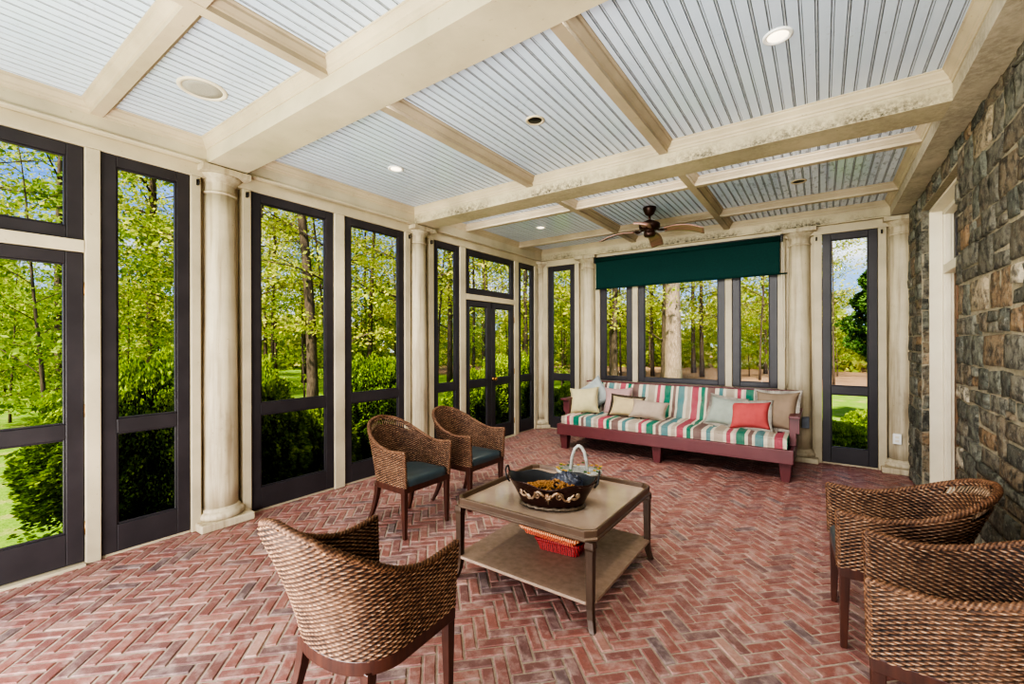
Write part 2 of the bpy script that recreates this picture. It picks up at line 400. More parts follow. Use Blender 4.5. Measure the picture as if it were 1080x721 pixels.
# ------------------------------------------------------------------ columns
def column(cx,cy,label,rz):
    t=thing('column',label,'column',(cx,cy,0),rz,'cream porch columns'); t['kind']='thing'
    # local +X points into the room
    p=MB(); p.box(-.10,.185,-.20,.20,0,.065); p.build('plinth',M['column'],t,bevel=.01)
    b=MB(); b.lathe([(.165,.065),(.178,.075),(.183,.095),(.176,.115),(.16,.125),(.152,.128),(.15,.14),(.136,.155)],n=40); b.build('base',M['column'],t)
    s=MB(); s.lathe([(.135-.019*sstep(0,1,i/14)**1.2,.15+2.60*i/14) for i in range(15)],n=40); s.build('shaft',M['column'],t)
    c=MB(); c.lathe([(.116,2.74),(.128,2.745),(.13,2.757),(.117,2.765),(.116,2.83),(.124,2.838),(.126,2.845),(.15,2.87),(.166,2.89),(.168,2.897)],n=40)
    c.box(-.10,.178,-.182,.182,2.897,2.945); c.build('capital',M['column'],t,bevel=.004)
    return t
column(-4.168,COLY[0],'cream round column with chipped plinth, next to the screen panel nearest the camera',0)
column(-4.168,COLY[1],'cream round column behind the pair of armchairs on the left wall',0)
column(-4.15,6.76,'slim cream column in the far corner between the two screened walls',R(-45))
column(COLX[0],6.775,'stained cream column at the left end of the green shade',R(-90))
column(COLX[1],6.775,'stained cream column at the right end of the striped sofa',R(-90))
column(.763,6.775,'cream column with a white outlet, against the stone wall',R(-90))
o6=thing('outlet_cover','white outlet cover plate low on the column against the stone wall','outlet',(.70,6.625,.40),R(-10))
m=MB(); m.box(-.038,.038,-.012,.03,-.058,.058); m.build('cover_plate',M['white'],o6,bevel=.004)
for dz in (-.022,.022):
    m=MB(); m.box(-.016,.016,-.015,-.011,dz-.013,dz+.013); m.build('socket',M['jamb'],o6,bevel=.003)
o7=thing('outlet_cover','grey weatherproof outlet cover beside the right arm of the striped sofa','outlet',(-.17,6.62,.50),0)
m=MB(); m.box(-.04,.04,-.02,.04,-.07,.07); m.build('cover_plate',M['grey'],o7,bevel=.006)
m=MB(); m.tube([(-.03,-.022,.066),(.03,-.022,.066)],.006,8); m.build('hinge',M['grey'],o7)
# little black hooks at the capitals
for (x,y,rz,lb) in ((-4.095,1.43,0,'small black hook left of the nearest column capital'),(-4.095,1.80,0,'small black hook right of the nearest column capital'),(-4.095,3.645,0,'small black hook left of the capital behind the armchairs'),(-4.095,4.01,0,'small black hook right of the capital behind the armchairs'),
                 (-.055,6.702,R(-90),'small black hook right of the column capital by the sofa end'),(.575,6.702,R(-90),'small black hook left of the column capital by the stone wall')):
    t=thing('screen_hook',lb,'hook',(x,y,2.80),rz,'black hooks beside the capitals')
    m=MB(); m.box(-.004,.006,-.008,.008,-.024,.024); m.build('back_plate',M['black'],t,bevel=.002)
    m=MB(); m.tube([(.006,0,.018),(.03,0,.016),(.034,0,0),(.028,0,-.02),(.012,0,-.018)],.005,8); m.build('hook_arm',M['black'],t)

# ------------------------------------------------------------------ ceiling: beadboard running along Y
def build_ceiling():
    P=.066; prof=[]; x=-4.3; k=0
    while x<1.0:
        prof+= [(x,ZC),(x+P-.017,ZC)]
        if k%2==0: prof+=[(x+P-.0155,ZC+.010),(x+P-.011,ZC+.001),(x+P-.006,ZC-.001),(x+P-.004,ZC+.001),(x+P-.001,ZC+.011)]
        else: prof+=[(x+P-.013,ZC+.009),(x+P-.009,ZC+.001),(x+P-.004,ZC+.001),(x+P-.001,ZC+.007)]
        x+=P; k+=1
    mb=MB(); ys=[FY-.1,1.6,3.8,6.9]; P2=[[(px_,y,z) for (px_,z) in prof] for y in ys]
    mb.grid(P2,smooth=False)
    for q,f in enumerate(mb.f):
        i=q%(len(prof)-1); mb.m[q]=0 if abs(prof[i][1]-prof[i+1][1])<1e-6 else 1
    mb.box(-4.35,1.05,FY-.15,6.95,ZC+.012,ZC+.03)
    struct(mb.build('ceiling',[M['ceil'],simple('shaded_groove',srgb(172,178,184),srgb(150,156,162),30,.7)],fix=False))  # groove faces coloured greyer: shade painted in so the board lines read
build_ceiling()
mb=MB(); mb.box(-4.55,1.6,-2.7,7.15,3.2,3.30); struct(mb.build('roof',M['cream']))  # roof; unseen front overhang lengthened to keep sun off the floor
CROWN=[(0,ZC-.078),(.006,ZC-.078),(.010,ZC-.062),(.018,ZC-.056),(.022,ZC-.042),(.036,ZC-.026),(.042,ZC-.020),(.046,ZC-.008),(.053,ZC-.006),(.055,ZC),(0,ZC)]
BEAD=[(0,ZU),(.010,ZU),(.014,ZU+.008),(.010,ZU+.016),(0,ZU+.018)]
tn=2
def trim(mb,mat,bevel=0):
    global tn
    o=struct(mb.build('trim_%d'%tn,mat,bevel=bevel)); tn+=1; return o
FXL=-4.05; FYB=6.655; SX=.645                                    # frieze faces and side beam inner face
A0,A1=1.477,1.752; B0,B1=3.69,3.965
mb=MB(); mb.box(-4.30,FXL,FY-.1,6.9,ZU,ZC); mb.extrude([(0,ZU-.004),(.012,ZU-.004),(.016,ZU+.006),(.012,ZU+.016),(0,ZU+.02)],(FXL,FY),(FXL,FYB),(1,0))
trim(mb,M['beam'])                                                # left frieze
mb=MB(); mb.box(FXL,SX,FYB,6.9,ZU,ZC); mb.extrude([(0,ZU-.004),(.012,ZU-.004),(.016,ZU+.006),(.012,ZU+.016),(0,ZU+.02)],(FXL,FYB),(SX,FYB),(0,-1))
trim(mb,M['mildew'])                                              # back frieze
mb=MB(); mb.box(FXL,SX,A0,A1,ZU,ZC); mb.extrude(BEAD,(FXL,A1),(SX,A1),(0,1)); trim(mb,M['beam'])      # beam at first column
mb=MB(); mb.box(FXL,SX,B0,B1,ZU,ZC); mb.extrude(BEAD,(FXL,B1),(SX,B1),(0,1)); trim(mb,M['mildew'])    # beam at second column
mb=MB(); mb.box(SX,1.1,FY-.1,6.9,ZU,ZC); trim(mb,M['soffit'])      # side beam along the stone wall
mb=MB(); mb.box(FXL,SX,FY-.1,FY+.10,ZU,ZC); trim(mb,M['beam'])
mb=MB()
for (y0,y1) in ((FY+.1,A0),(A1,B0),(B1,FYB)):
    mb.extrude(CROWN,(FXL,y0),(FXL,y1),(1,0)); mb.extrude(CROWN,(SX,y0),(SX,y1),(-1,0))
    mb.extrude(CROWN,(FXL,y0),(SX,y0),(0,1)); mb.extrude(CROWN,(FXL,y1),(SX,y1),(0,-1))
trim(mb,M['trimcream'])
PUR=[(-.088,ZC),(-.086,ZC-.006),(-.074,ZC-.012),(-.07,ZC-.024),(-.05,ZC-.042),(-.044,ZC-.05),(-.036,ZC-.054),(-.034,ZC-.08),(.034,ZC-.08),(.036,ZC-.054),(.044,ZC-.05),(.05,ZC-.042),(.07,ZC-.024),(.074,ZC-.012),(.086,ZC-.006),(.088,ZC)]
XP=(-2.375,-1.065)
for (y0,y1) in ((FY+.1,A0),(A1,B0),(B1,FYB)):
    mb=MB()
    for x in XP: mb.extrude(PUR,(x,y0),(x,y1),(1,0))
    if y0!=A1:
        for y in ((-.55,.82) if y0<0 else (4.66,5.97)): mb.extrude([(a*.97,b+.0025 if b<ZC-.07 else b) for a,b in PUR],(FXL,y),(SX,y),(0,1))
    trim(mb,M['purlin'])

# ------------------------------------------------------------------ recessed lights, speaker
def downlight(x,y,label,lit):
    t=thing('recessed_light',label,'ceiling light',(x,y,ZC),0,'recessed ceiling lights')
    m=MB(); m.lathe([(.05,.0),(.052,-.006),(.062,-.009),(.07,-.006),(.072,.004)],n=32); m.build('trim_ring',M['white'] if lit else M['cream'],t)
    m=MB(); m.lathe([(0,-.003),(.05,-.002),(.051,.004)],n=32); m.build('lens',M['lamp'] if lit else M['black'],t)
    if lit:
        L=bpy.data.lights.new('downlight_lamp','SPOT'); L.energy=45; L.color=(1,.86,.66); L.spot_size=R(120); L.spot_blend=.8; L.shadow_soft_size=.05
        lo=bpy.data.objects.new('downlight_lamp',L); COL.objects.link(lo); lo.location=(0,0,-.03); lo.parent=t
def lampmat():
    t=NT('warm_lamp_lens'); t.b.inputs['Base Color'].default_value=(.9,.8,.6,1); t.b.inputs['Emission Color'].default_value=(1,.83,.58,1); t.b.inputs['Emission Strength'].default_value=2.2; return t.m
M['lamp']=lampmat()
downlight(-.19,2.74,'lit round recessed light in the bay nearest the stone wall',True)
downlight(-1.72,2.74,'dark unlit recessed light in the middle ceiling bay between the two wide beams',False)
downlight(-3.26,2.74,'lit round recessed light above the pair of armchairs',True)
downlight(-3.25,5.32,'lit round recessed light in the far corner ceiling panel left of the fan',True)
downlight(-.19,5.33,'dark unlit recessed light in the mildewed panel right of the fan',False)
t=thing('ceiling_speaker','large round grey ceiling speaker with cream ring near the front left column','speaker',(-3.25,1.165,ZC))
m=MB(); m.lathe([(.108,0),(.11,-.007),(.128,-.009),(.136,-.004),(.137,.002)],n=40); m.build('trim_ring',M['jamb'],t)
m=MB(); m.lathe([(0,-.004),(.06,-.004),(.109,-.003),(.11,.002)],n=40); m.build('grille',simple('speaker_mesh',srgb(170,166,152),srgb(150,146,134),300,.6,.5),t)

# ------------------------------------------------------------------ stone wall on the right
def build_stone():
    V=[];F=[];MI=[];T=[]; r=random.Random(11)
    def stone(quad,X,nrm='x'):
        """quad: 4 corners (u,z); bulging face at X pointing to -X (or -Y when nrm='y')"""
        n=7; ST=(0,.05,.27,.5,.73,.95,1); t=r.random()**.85; t=t if r.random()<.9 else r.uniform(.85,1)
        pro=r.uniform(-.004,.012); seed=r.uniform(0,100); o=len(V)
        def lerp(a,b,s): return (a[0]*(1-s)+b[0]*s,a[1]*(1-s)+b[1]*s)
        for i in range(n):
            for j in range(n):
                p=lerp(lerp(quad[0],quad[1],ST[j]),lerp(quad[3],quad[2],ST[j]),ST[i])
                e=min(i,j,n-1-i,n-1-j); d=0 if e==0 else (.017+pro if e==1 else .020+pro)
                nz=noise.noise((p[0]*9+seed,p[1]*9,seed)); nz2=noise.noise((p[0]*26+seed,p[1]*26,seed))
                if e>0: d+=nz*.009+nz2*.005
                else: p=(p[0]+nz2*.008,p[1]+nz*.008)
                if nrm=='x': V.append((X+.016-d,p[0],p[1]))
                else: V.append((p[0],X+.010-d*.4,p[1]))
        for i in range(n-1):
            for j in range(n-1):
                a=o+i*n+j; f=[a,a+1,a+n+1,a+n]; F.append(f if nrm=='y' else f[::-1]); MI.append(0); T.append(t)
    def field(u0,u1,z0,z1,X,wl=(.14,.40),hl=(.10,.25),nrm='x'):
        z=z0; g=.0035
        while z<z1-.02:
            h=r.uniform(*hl); h=h if z+h<z1-.07 else z1-z
            u=u0
            while u<u1-.01:
                w=r.uniform(*wl); w=w if u+w<u1-.10 else u1-u
                def q(a,b,c,d):
                    j=lambda:r.uniform(-.012,.012)
                    stone([(a+g+j(),b+g+j()),(c-g+j(),b+g+j()),(c-g+j(),d-g+j()),(a+g+j(),d-g+j())],X,nrm)
                k=r.random()
                if k<.28 and h>.15 and w>.16:
                    s=z+h*r.uniform(.4,.6); q(u,z,u+w,s); q(u,s,u+w,z+h)
                elif k<.42 and w>.28:
                    s=u+w*r.uniform(.35,.65); s2=z+h*r.uniform(.4,.6); q(u,z,s,z+h); q(s,z,u+w,s2); q(s,s2,u+w,z+h)
                else: q(u,z,u+w,z+h)
                u+=w
            z+=h
    field(FY-.05,4.455,0,ZU,RX); field(5.885,6.60,0,ZU,RX,(.16,.34)); field(4.455,5.885,2.80,ZU,RX,(.18,.36),(.16,.2))
    field(RX+.01,.868,0,2.80,5.868,(.07,.08),(.10,.26),'y')
    def box(x0,x1,y0,y1,z0,z1):
        o=len(V); V.extend([(x,y,z) for z in (z0,z1) for y in (y0,y1) for x in (x0,x1)])
        for f in ((0,2,3,1),(4,5,7,6),(0,1,5,4),(2,6,7,3),(0,4,6,2),(1,3,7,5)): F.append([i+o for i in f]); MI.append(1); T.append(0)
    box(RX+.006,1.25,FY-.1,4.45,-.05,ZU); box(RX+.006,1.25,5.878,6.95,-.05,ZU); box(RX+.006,1.25,4.45,5.878,2.795,ZU)
    me=bpy.data.meshes.new('wall_right'); me.from_pydata(V,[],F); me.materials.append(M['stone']); me.materials.append(M['stonemortar'])
    me.polygons.foreach_set('material_index',MI); me.polygons.foreach_set('use_smooth',[m==0 for m in MI])
    a=me.attributes.new('tone','FLOAT','FACE'); a.data.foreach_set('value',T)
    ob=bpy.data.objects.new('wall_right',me); COL.objects.link(ob); struct(ob)
build_stone()
# doorway in the stone wall: lined reveal, transom and wooden door
d=bpy.data.objects.new('door_3',None); COL.objects.link(d); d.location=(1.06,5.16,0); struct(d)
def inD(mb,name,mat,par=None,bevel=.003):
    o=mb.build(name,mat,par or d,bevel=bevel); o.location=(-1.06,-5.16,0) if par is None else (0,0,0); return o
m=MB()
for (y0,y1,y2) in ((5.878,5.845,5.80),(4.45,4.483,4.53)):
    lo,hi=min(y0,y1),max(y0,y1); m.box(.858,1.25,lo,hi,0,2.79)
    lo,hi=min(y1,y2),max(y1,y2); m.box(.95,1.25,lo,hi,0,2.745); m.box(.965,1.0,min(y2,y2-(y1-y2)*.3),max(y2,y2-(y1-y2)*.3),0,2.73)
m.box(.858,1.25,4.45,5.878,2.765,2.79); m.box(.95,1.25,4.483,5.845,2.72,2.765)
m.box(.945,1.20,4.53,5.80,2.155,2.235)
inD(m,'door_casing',M['jamb'])
m=MB(); 
for (a,b,z0,z1) in ((4.53,4.60,2.235,2.72),(5.73,5.80,2.235,2.72),(4.60,5.73,2.235,2.30),(4.60,5.73,2.65,2.72)): m.box(1.02,1.06,a,b,z0,z1)
tr=inD(m,'transom',M['dark']); m=MB(); m.box(1.038,1.042,4.59,5.74,2.29,2.66); m.build('pane',simple('dark_glass',srgb(30,32,34),srgb(40,42,44),3,.1),tr)
m=MB()
for a,b in ((4.53,5.165),(5.165,5.80)):
    a+=.003;b-=.003
    for (u0,u1,z0,z1) in ((a,a+.11,.02,2.15),(b-.11,b,.02,2.15),(a+.11,b-.11,.02,.28),(a+.11,b-.11,2.03,2.15),(a+.11,b-.11,.95,1.07)): m.box(1.02,1.065,u0,u1,z0,z1)
    m.box(1.032,1.05,a+.10,b-.10,.25,.98); m.box(1.036,1.046,a+.10,b-.10,1.05,2.05)
lf=inD(m,'door_leaf',M['wooddoor'])
m=MB(); m.lathe([(0,0),(.025,0),(.012,.02),(.028,.05),(0,.06)],n=16); k=m.build('handle',M['brass'],lf); k.rotation_euler=(0,R(-90),0); k.location=(1.02,5.22,1.0)

# ------------------------------------------------------------------ wicker armchairs
def chair_meshes(gap,hb=.19):
    NS=360; rows=.0088; zb=.398
    def plan(s,k):
        """s 0..1 around the U, k 0 base .. 1 top -> xy on the outer face"""
        hs=abs(s-.5)*2                       # 1 front, 0 back centre
        a=.245+.030*k; xf=.250+.012*k; xb=-.215-.165*k; x0=-.02
        ls=xf-x0; la=PI/2*(a+(x0-xb))/2*1.03; f=ls/(ls+la)
        d=1-hs                               # distance from the front
        if d<f: x=xf-ls*d/f; y=a
        else:
            th=(d-f)/(1-f)*PI/2; e=.86
            x=x0+(xb-x0)*math.sin(th)**e; y=a*math.cos(th)**e if th<PI/2-1e-6 else 0.
        return x,(-y if s<.5 else y)
    def top(s):
        d=1-abs(s-.5)*2
        K=((0,.667),(.12,.658),(.25,.655),(.38,.674),(.52,.720),(.66,.776),(.8,.826),(1,.857))
        K=((-.12,.68),)+K+((1.12,.857),)
        for q in range(1,len(K)-2):
            if d<=K[q+1][0] or q==len(K)-3:
                t=(d-K[q][0])/(K[q+1][0]-K[q][0]); a,b,c,e=(K[q+w][1] for w in (-1,0,1,2))
                z=.5*(2*b+(c-a)*t+(2*a-5*b+4*c-e)*t*t+(3*b-a-3*c+e)*t**3); break
        return z+(hb-.19)*sstep(.3,1,d)
    NV=250; verts=[];faces=[];wv=[]
    def surf(off,flip):
        o=len(verts)
        # arc-length for column spacing
        L=[0]; pp=plan(0,.5)
        for i in range(1,NS+1):
            p=plan(i/NS,.5); L.append(L[-1]+math.hypot(p[0]-pp[0],p[1]-pp[1])); pp=p
        for i in range(NS+1):
            s=i/NS; zt=top(s)-.004; H=zt-zb
            e=.002
            for j in range(NV+1):
                v=j/NV; z=zb+H*v; k=min(1,(z-zb)/.45)**1.25
                x,y=plan(s,k); xa,ya=plan(max(0,s-e),k); xb_,yb_=plan(min(1,s+e),k)
                tx,ty=xb_-xa,yb_-ya; l=math.hypot(tx,ty) or 1; nx,ny=-ty/l,tx/l   # outward?
                if nx*(x-.05)+ny*y<0: nx,ny=-nx,-ny
                # weave displacement
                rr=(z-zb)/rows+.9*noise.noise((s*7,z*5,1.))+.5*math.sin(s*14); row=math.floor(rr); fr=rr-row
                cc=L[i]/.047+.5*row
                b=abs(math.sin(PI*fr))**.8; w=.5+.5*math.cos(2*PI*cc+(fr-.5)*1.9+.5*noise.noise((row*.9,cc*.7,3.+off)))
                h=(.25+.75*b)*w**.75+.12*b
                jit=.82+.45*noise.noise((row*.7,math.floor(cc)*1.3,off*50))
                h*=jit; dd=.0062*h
                if off: nx,ny=-nx,-ny; sh=-.026
                else: sh=0
                ox=nx*(dd)+( -(-nx)*0)
                if off: px_,py_=x+nx*(.024+dd),y+ny*(.024+dd)
                else: px_,py_=x+nx*dd,y+ny*dd
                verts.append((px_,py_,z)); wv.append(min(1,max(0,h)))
        for i in range(NS):
            for j in range(NV):
                if gap:
                    s=(i+.5)/NS; v=(j+.5)/NV
                    if .34<s<.68 and .865<v<.955+.0*s: continue
                a=o+i*(NV+1)+j; f=[a,a+NV+1,a+NV+2,a+1]
                faces.append(f[::-1] if flip else f)
    surf(0,False); surf(1,True)
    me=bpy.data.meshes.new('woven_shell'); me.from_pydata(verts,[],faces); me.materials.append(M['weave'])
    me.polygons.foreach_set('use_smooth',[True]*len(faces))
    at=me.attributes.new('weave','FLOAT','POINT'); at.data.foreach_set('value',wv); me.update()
    # braided rim: up the front edge, over the top, down the other front edge
    path=[]
    def P(s,z,inn=.012):
        k=min(1,max(0,(z-zb)/.45))**1.25; x,y=plan(s,k); x2,y2=plan(.5,k)
        c=Vector((x,y)); d=(Vector((.02,0))-c); d=d.normalized()*inn if abs(s-.5)<.33 else Vector((0,-inn if y>0 else inn)); return (x+d[0],y+d[1],z)
    n1=26
    for i in range(n1): path.append(P(0,zb+(top(0)-zb)*i/n1))
    N=300
    for i in range(N+1): path.append(P(i/N,top(i/N)))
    for i in range(n1-1,-1,-1): path.append(P(1,zb+(top(1)-zb)*i/n1))
    # resample evenly
    Pv=[Vector(p) for p in path]; cum=[0]
    for a,b in zip(Pv,Pv[1:]): cum.append(cum[-1]+(b-a).length)
    M_=820; res=[]; k=0
    for i in range(M_+1):
        t=cum[-1]*i/M_
        while k<len(cum)-2 and cum[k+1]<t: k+=1
        f=(t-cum[k])/max(1e-9,cum[k+1]-cum[k]); res.append(Pv[k].lerp(Pv[k+1],f))
    rim=MB(); rim.tube(res,.0140,14,twist=.95,lobes=4,amp=.17)
    rm=rim.build('braided_rim',M['weave'],fix=False); rme=rm.data; bpy.data.objects.remove(rm)
    wvr=[]
    for i in range(M_+1):
        for q in range(14): wvr.append(.48+.26*math.cos(4*2*PI*q/14+.95*i)+.3*noise.noise((i*.31,q*.4,0)))  # dips between rim strands get the painted crevice shade too
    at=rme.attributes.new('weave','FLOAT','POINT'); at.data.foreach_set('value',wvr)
    # stakes in the open band
    sme=None
    if gap:
        st=MB()
        for i in range(30):
            s=.342+.336*i/29; zt=top(s)-.012; H=zt-zb
            a=P(s,zb+H*.845); b=P(s+.004,zb+H*.975); st.tube([a,b],.0032,6)
        so=st.build('stake',M['weave'],fix=False); sme=so.data; bpy.data.objects.remove(so)
        at=sme.attributes.new('weave','FLOAT','POINT'); at.data.foreach_set('value',[.9]*len(sme.vertices))
    # seat frame following the U
    fr=MB(); ring_o=[plan(i/80,0) for i in range(81)]
    vs=[];fs=[]
    for (x,y) in ring_o:
        c=Vector((.02,0)); dv=Vector((x,y))-c; l=dv.length; o_=dv*(1+.004/l); i_=dv*(1-.034/l)
        for (q,z) in ((o_,.350),(o_,.402),(i_,.402),(i_,.350)): vs.append((q[0]+c[0],q[1]+c[1],z))
    for i in range(80):
        for k in range(4): l=(k+1)%4; fs.append((i*4+k,i*4+l,(i+1)*4+l,(i+1)*4+k))
    fs+=[(3,2,1,0),(320,321,322,323)]
    fr.add(vs,fs); fr.box(.212,.252,-.242,.242,.352,.402)
    # seat cushion: D shape, domed
    cu=MB(); inner=[]
    for i in range(65):
        x,y=plan(i/64,0); c=Vector((.03,0)); dv=Vector((x,y))-c; dv*=(1-.026/dv.length); inner.append((c[0]+dv[0],c[1]+dv[1]))
    inner=[(min(x,.252),y) for x,y in inner]
    front=[(.252+.006*math.sin(PI*i/12),.225-.45*i/12) for i in range(1,12)]
    loop=inner+front; n=len(loop); cx=.02
    levels=[(1.0,.400),(1.0,.412),(1.005,.428),(.985,.446),(.93,.458),(.8,.466),(.55,.473),(.28,.476),(.02,.477)]
    cu.grid([[(cx+(x-cx)*k,y*k,z) for (x,y) in loop] for k,z in levels],wrap=True)
    # legs
    legs=[]
    for sy in (-1,1):
        l=MB(); x,y=.229,sy*.226; a=.022; b=.0135
        l.hexa([(x+.004-b,y-b,0),(x+.004+b,y-b,0),(x+.004+b,y+b,0),(x+.004-b,y+b,0)],[(x-a,y-a,.403),(x+a,y-a,.403),(x+a,y+a,.403),(x-a,y+a,.403)]); legs.append(l)
    for sy in (-1,1):
        l=MB(); pts=bez((-.145,sy*.185,.36),(-.155,sy*.19,.16),(-.245,sy*.225,0),8); ps=[]
        for i,p in enumerate(pts):
            w=.021-.008*i/8; ps.append([(p[0]-w,p[1]-w,p[2]),(p[0]+w,p[1]-w,p[2]),(p[0]+w,p[1]+w,p[2]),(p[0]-w,p[1]+w,p[2])])
        l.grid(ps,smooth=False,wrap=True); o=len(l.v)
        l.f.append([o-4,o-3,o-2,o-1]); l.m.append(0); l.s.append(False); l.f.append([0,3,2,1]); l.m.append(0); l.s.append(False); legs.append(l)
    return me,rme,sme,fr,cu,legs
def make_chair(gap,label,loc,rz,hb=.19):
    me,rme,sme,fr,cu,legs=chair_meshes(gap,hb)
    t=thing('wicker_armchair',label,'armchair',loc,rz,'woven armchairs around the coffee table')
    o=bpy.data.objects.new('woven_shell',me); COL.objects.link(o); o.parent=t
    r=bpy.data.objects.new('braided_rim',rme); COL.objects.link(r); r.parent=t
    if sme: s=bpy.data.objects.new('open_stakes',sme); COL.objects.link(s); s.parent=t
    fr.build('seat_frame',M['wood'],t,bevel=.003); c=cu.build('seat_cushion',M['leather'],t); tag(c,'dark teal leather seat cushion')
    for l in legs: l.build('leg',M['wood'],t,bevel=.003)
    return t
chA=make_chair(True,'woven armchair with open stakes in its back, nearer one of the pair beside the screens',(-2.842,2.505,0),R(-1))
chB=make_chair(False,'woven armchair with dark teal seat in front of the far left column, behind its twin',(-2.805,3.225,0),R(-1))
make_chair(False,'woven armchair seen from behind at the bottom left, facing the coffee table',(-1.490,1.10,0),R(93),.24)
make_chair(True,'woven armchair by the stone wall with open stakes in its back, facing the table',(.302,2.955,0),R(184),.165)
dup(chB,(.402,2.215,0),R(177),'woven armchair cut off by the lower right corner of the photo')

# ------------------------------------------------------------------ coffee table
T=thing('coffee_table','square taupe coffee table with raised tray rim and lower shelf on the brick floor','coffee table',(-1.45,2.575,0))
def octa(h,c): return [(-h+c,-h),(h-c,-h),(h,-h+c),(h,h-c),(h-c,h),(-h+c,h),(-h,h-c),(-h,-h+c)]
m=MB(); H=.49; c=.05; DZ=.036
o_=octa(H,c); levels=[(octa(H-.03,c-.012),.421),(octa(H-.006,c),.423),(octa(H,c),.429),(octa(H,c),.438),(octa(H-.008,c),.445),(octa(H-.006,c),.480),(octa(H-.010,c),.484),(octa(H-.020,c-.004),.484),(octa(H-.024,c-.006),.480),(octa(H-.03,c-.008),.452)]
m.grid([[(x,y,z+DZ) for x,y in L] for L,z in levels],smooth=False,wrap=True)
m.build('tray_rim',M['taupe'],T,bevel=.002)
m=MB(); m.hexa([(x,y,.458) for x,y in octa(H-.028,c-.008)],[(x,y,.490) for x,y in octa(H-.028,c-.008)]); tt=m.build('tabletop',M['tabletop'],T); tag(tt,'pale glossy tray top')
m=MB(); q=octa(H-.012,.045); m.hexa([(x,y,.130) for x,y in q],[(x,y,.147) for x,y in q]); m.build('shelf',M['shelf'],T,bevel=.002)
for sx in (-1,1):
    for sy in (-1,1):
        l=MB(); ps=[]; X=sx*(H-.034); Y=sy*(H-.034)
        for (z,off,w) in ((0,.022,.015),(.02,.015,.016),(.06,.005,.017),(.11,.0,.018),(.2,0,.019),(.42,0,.022),(.424,0,.026),(.436,0,.026),(.462,0,.023)):
            x,y=X+sx*off,Y+sy*off; ps.append([(x-w,y-w,z),(x+w,y-w,z),(x+w,y+w,z),(x-w,y+w,z)])
        l.grid(ps,smooth=False,wrap=True); n=len(l.v); l.f+=[[3,2,1,0],[n-4,n-3,n-2,n-1]]; l.m+=[0,0]; l.s+=[False,False]
        l.build('leg',M['tableleg'],T,bevel=.003)
# planter
TZ=.490
pl=thing('oval_planter','dark brown oval planter with scalloped rim and carved scrolls on the coffee table','planter',(-1.39,2.405,TZ),R(21))
def ell(k,z,wv=0,n=72,off=0):
    out=[]
    for i in range(n):
        th=2*PI*i/n; a=.19+.085*k+off; b=.125+.045*k+off
        zz=z+wv*(.016*math.cos(2*th)+.010*math.cos(6*th)); out.append((a*math.cos(th),b*math.sin(th),zz))
    return out
m=MB(); m.grid([ell(0,.0),ell(.05,.012),ell(.25,.05),ell(.5,.09),ell(.78,.128),ell(1,.158,1),ell(1.06,.162,1),ell(1.06,.166,1),ell(1,.166,1,off=-.002)],wrap=True)
m.f.append(list(range(71,-1,-1))); m.m.append(0); m.s.append(False)
m.build('bowl',simple('dark_glazed_brown',srgb(58,30,22),srgb(42,22,18),6,.25,.05,.4),pl)
m=MB(); m.grid([ell(1,.166,1,off=-.002),ell(.95,.155,1,off=-.006),ell(.6,.10,0,off=-.008),ell(.3,.055,0,off=-.008),ell(.1,.02,0,off=-.01)],wrap=True); n=len(m.v); m.f.append(list(range(n-72,n))); m.m.append(0); m.s.append(False)
li=m.build('lining',simple('black_liner',srgb(40,42,46),srgb(28,29,32),6,.35),pl); tag(li,'dark grey inside of the planter')
m=MB(); pp=[Vector(p) for p in ell(.04,.012,0,144,.004)]; m.tube(pp,.010,8,True,lobes=2,twist=.9,amp=.3)
bb=m.build('braided_base',simple('pewter_braid',srgb(150,134,112),srgb(84,70,54),60,.4,.3,.5),pl); tag(bb,'silver bronze braided band around the foot')
def scrolls():
    m=MB()
    def on(th,k): 
        a=.19+.085*k+.003; b=.125+.045*k+.003; return Vector((a*math.cos(th),b*math.sin(th),.0+.158*k))
    for sg in (-1,1):
        p=[on(-PI/2+sg*(.10+.55*u),.62+.16*math.sin(u*7)) for u in [i/30 for i in range(31)]]
        m.tube(p,[.008*(1-.6*i/30)+.002 for i in range(31)],8)
        for (cth,ck,rr) in ((.28,.62,.09),(.55,.50,.07),(.75,.66,.05)):
            q=[on(-PI/2+sg*cth+rr*(1-i/24)*math.cos(i*.5)*1.1,ck+rr*1.9*(1-i/24)*math.sin(i*.5)) for i in range(25)]; m.tube(q,.0045,6)
        q=[on(-PI/2+sg*(.55+.3*i/12),.62-.1*math.sin(i/12*PI)) for i in range(13)]; m.tube(q,[.003+.006*math.sin(PI*i/12) for i in range(13)],8)
    for k in range(9):
        th=k/9*2*PI; c=on(-PI/2+.11*math.cos(th),.58+.17*math.sin(th)); m.tube([on(-PI/2,.58),c],[.009,.004],8)
    m.tube([on(-PI/2,.75),on(-PI/2,.3)],[.009,.004],8)
    return m
so=scrolls().build('scroll_ornament',simple('gilt_silver_scroll',srgb(190,168,142),srgb(126,88,58),40,.3,.2,.7),pl); tag(so,'raised gilt scroll ornament on the side')
for sx in (-1,1):
    m=MB(); m.tube([(sx*.265,-.04,.135),(sx*.285,-.04,.16),(sx*.292,-.038,.205),(sx*.292,-.02,.22),(sx*.292,.02,.22),(sx*.292,.038,.205),(sx*.285,.04,.16),(sx*.265,.04,.135)],.006,8); m.build('handle',M['black'],pl)
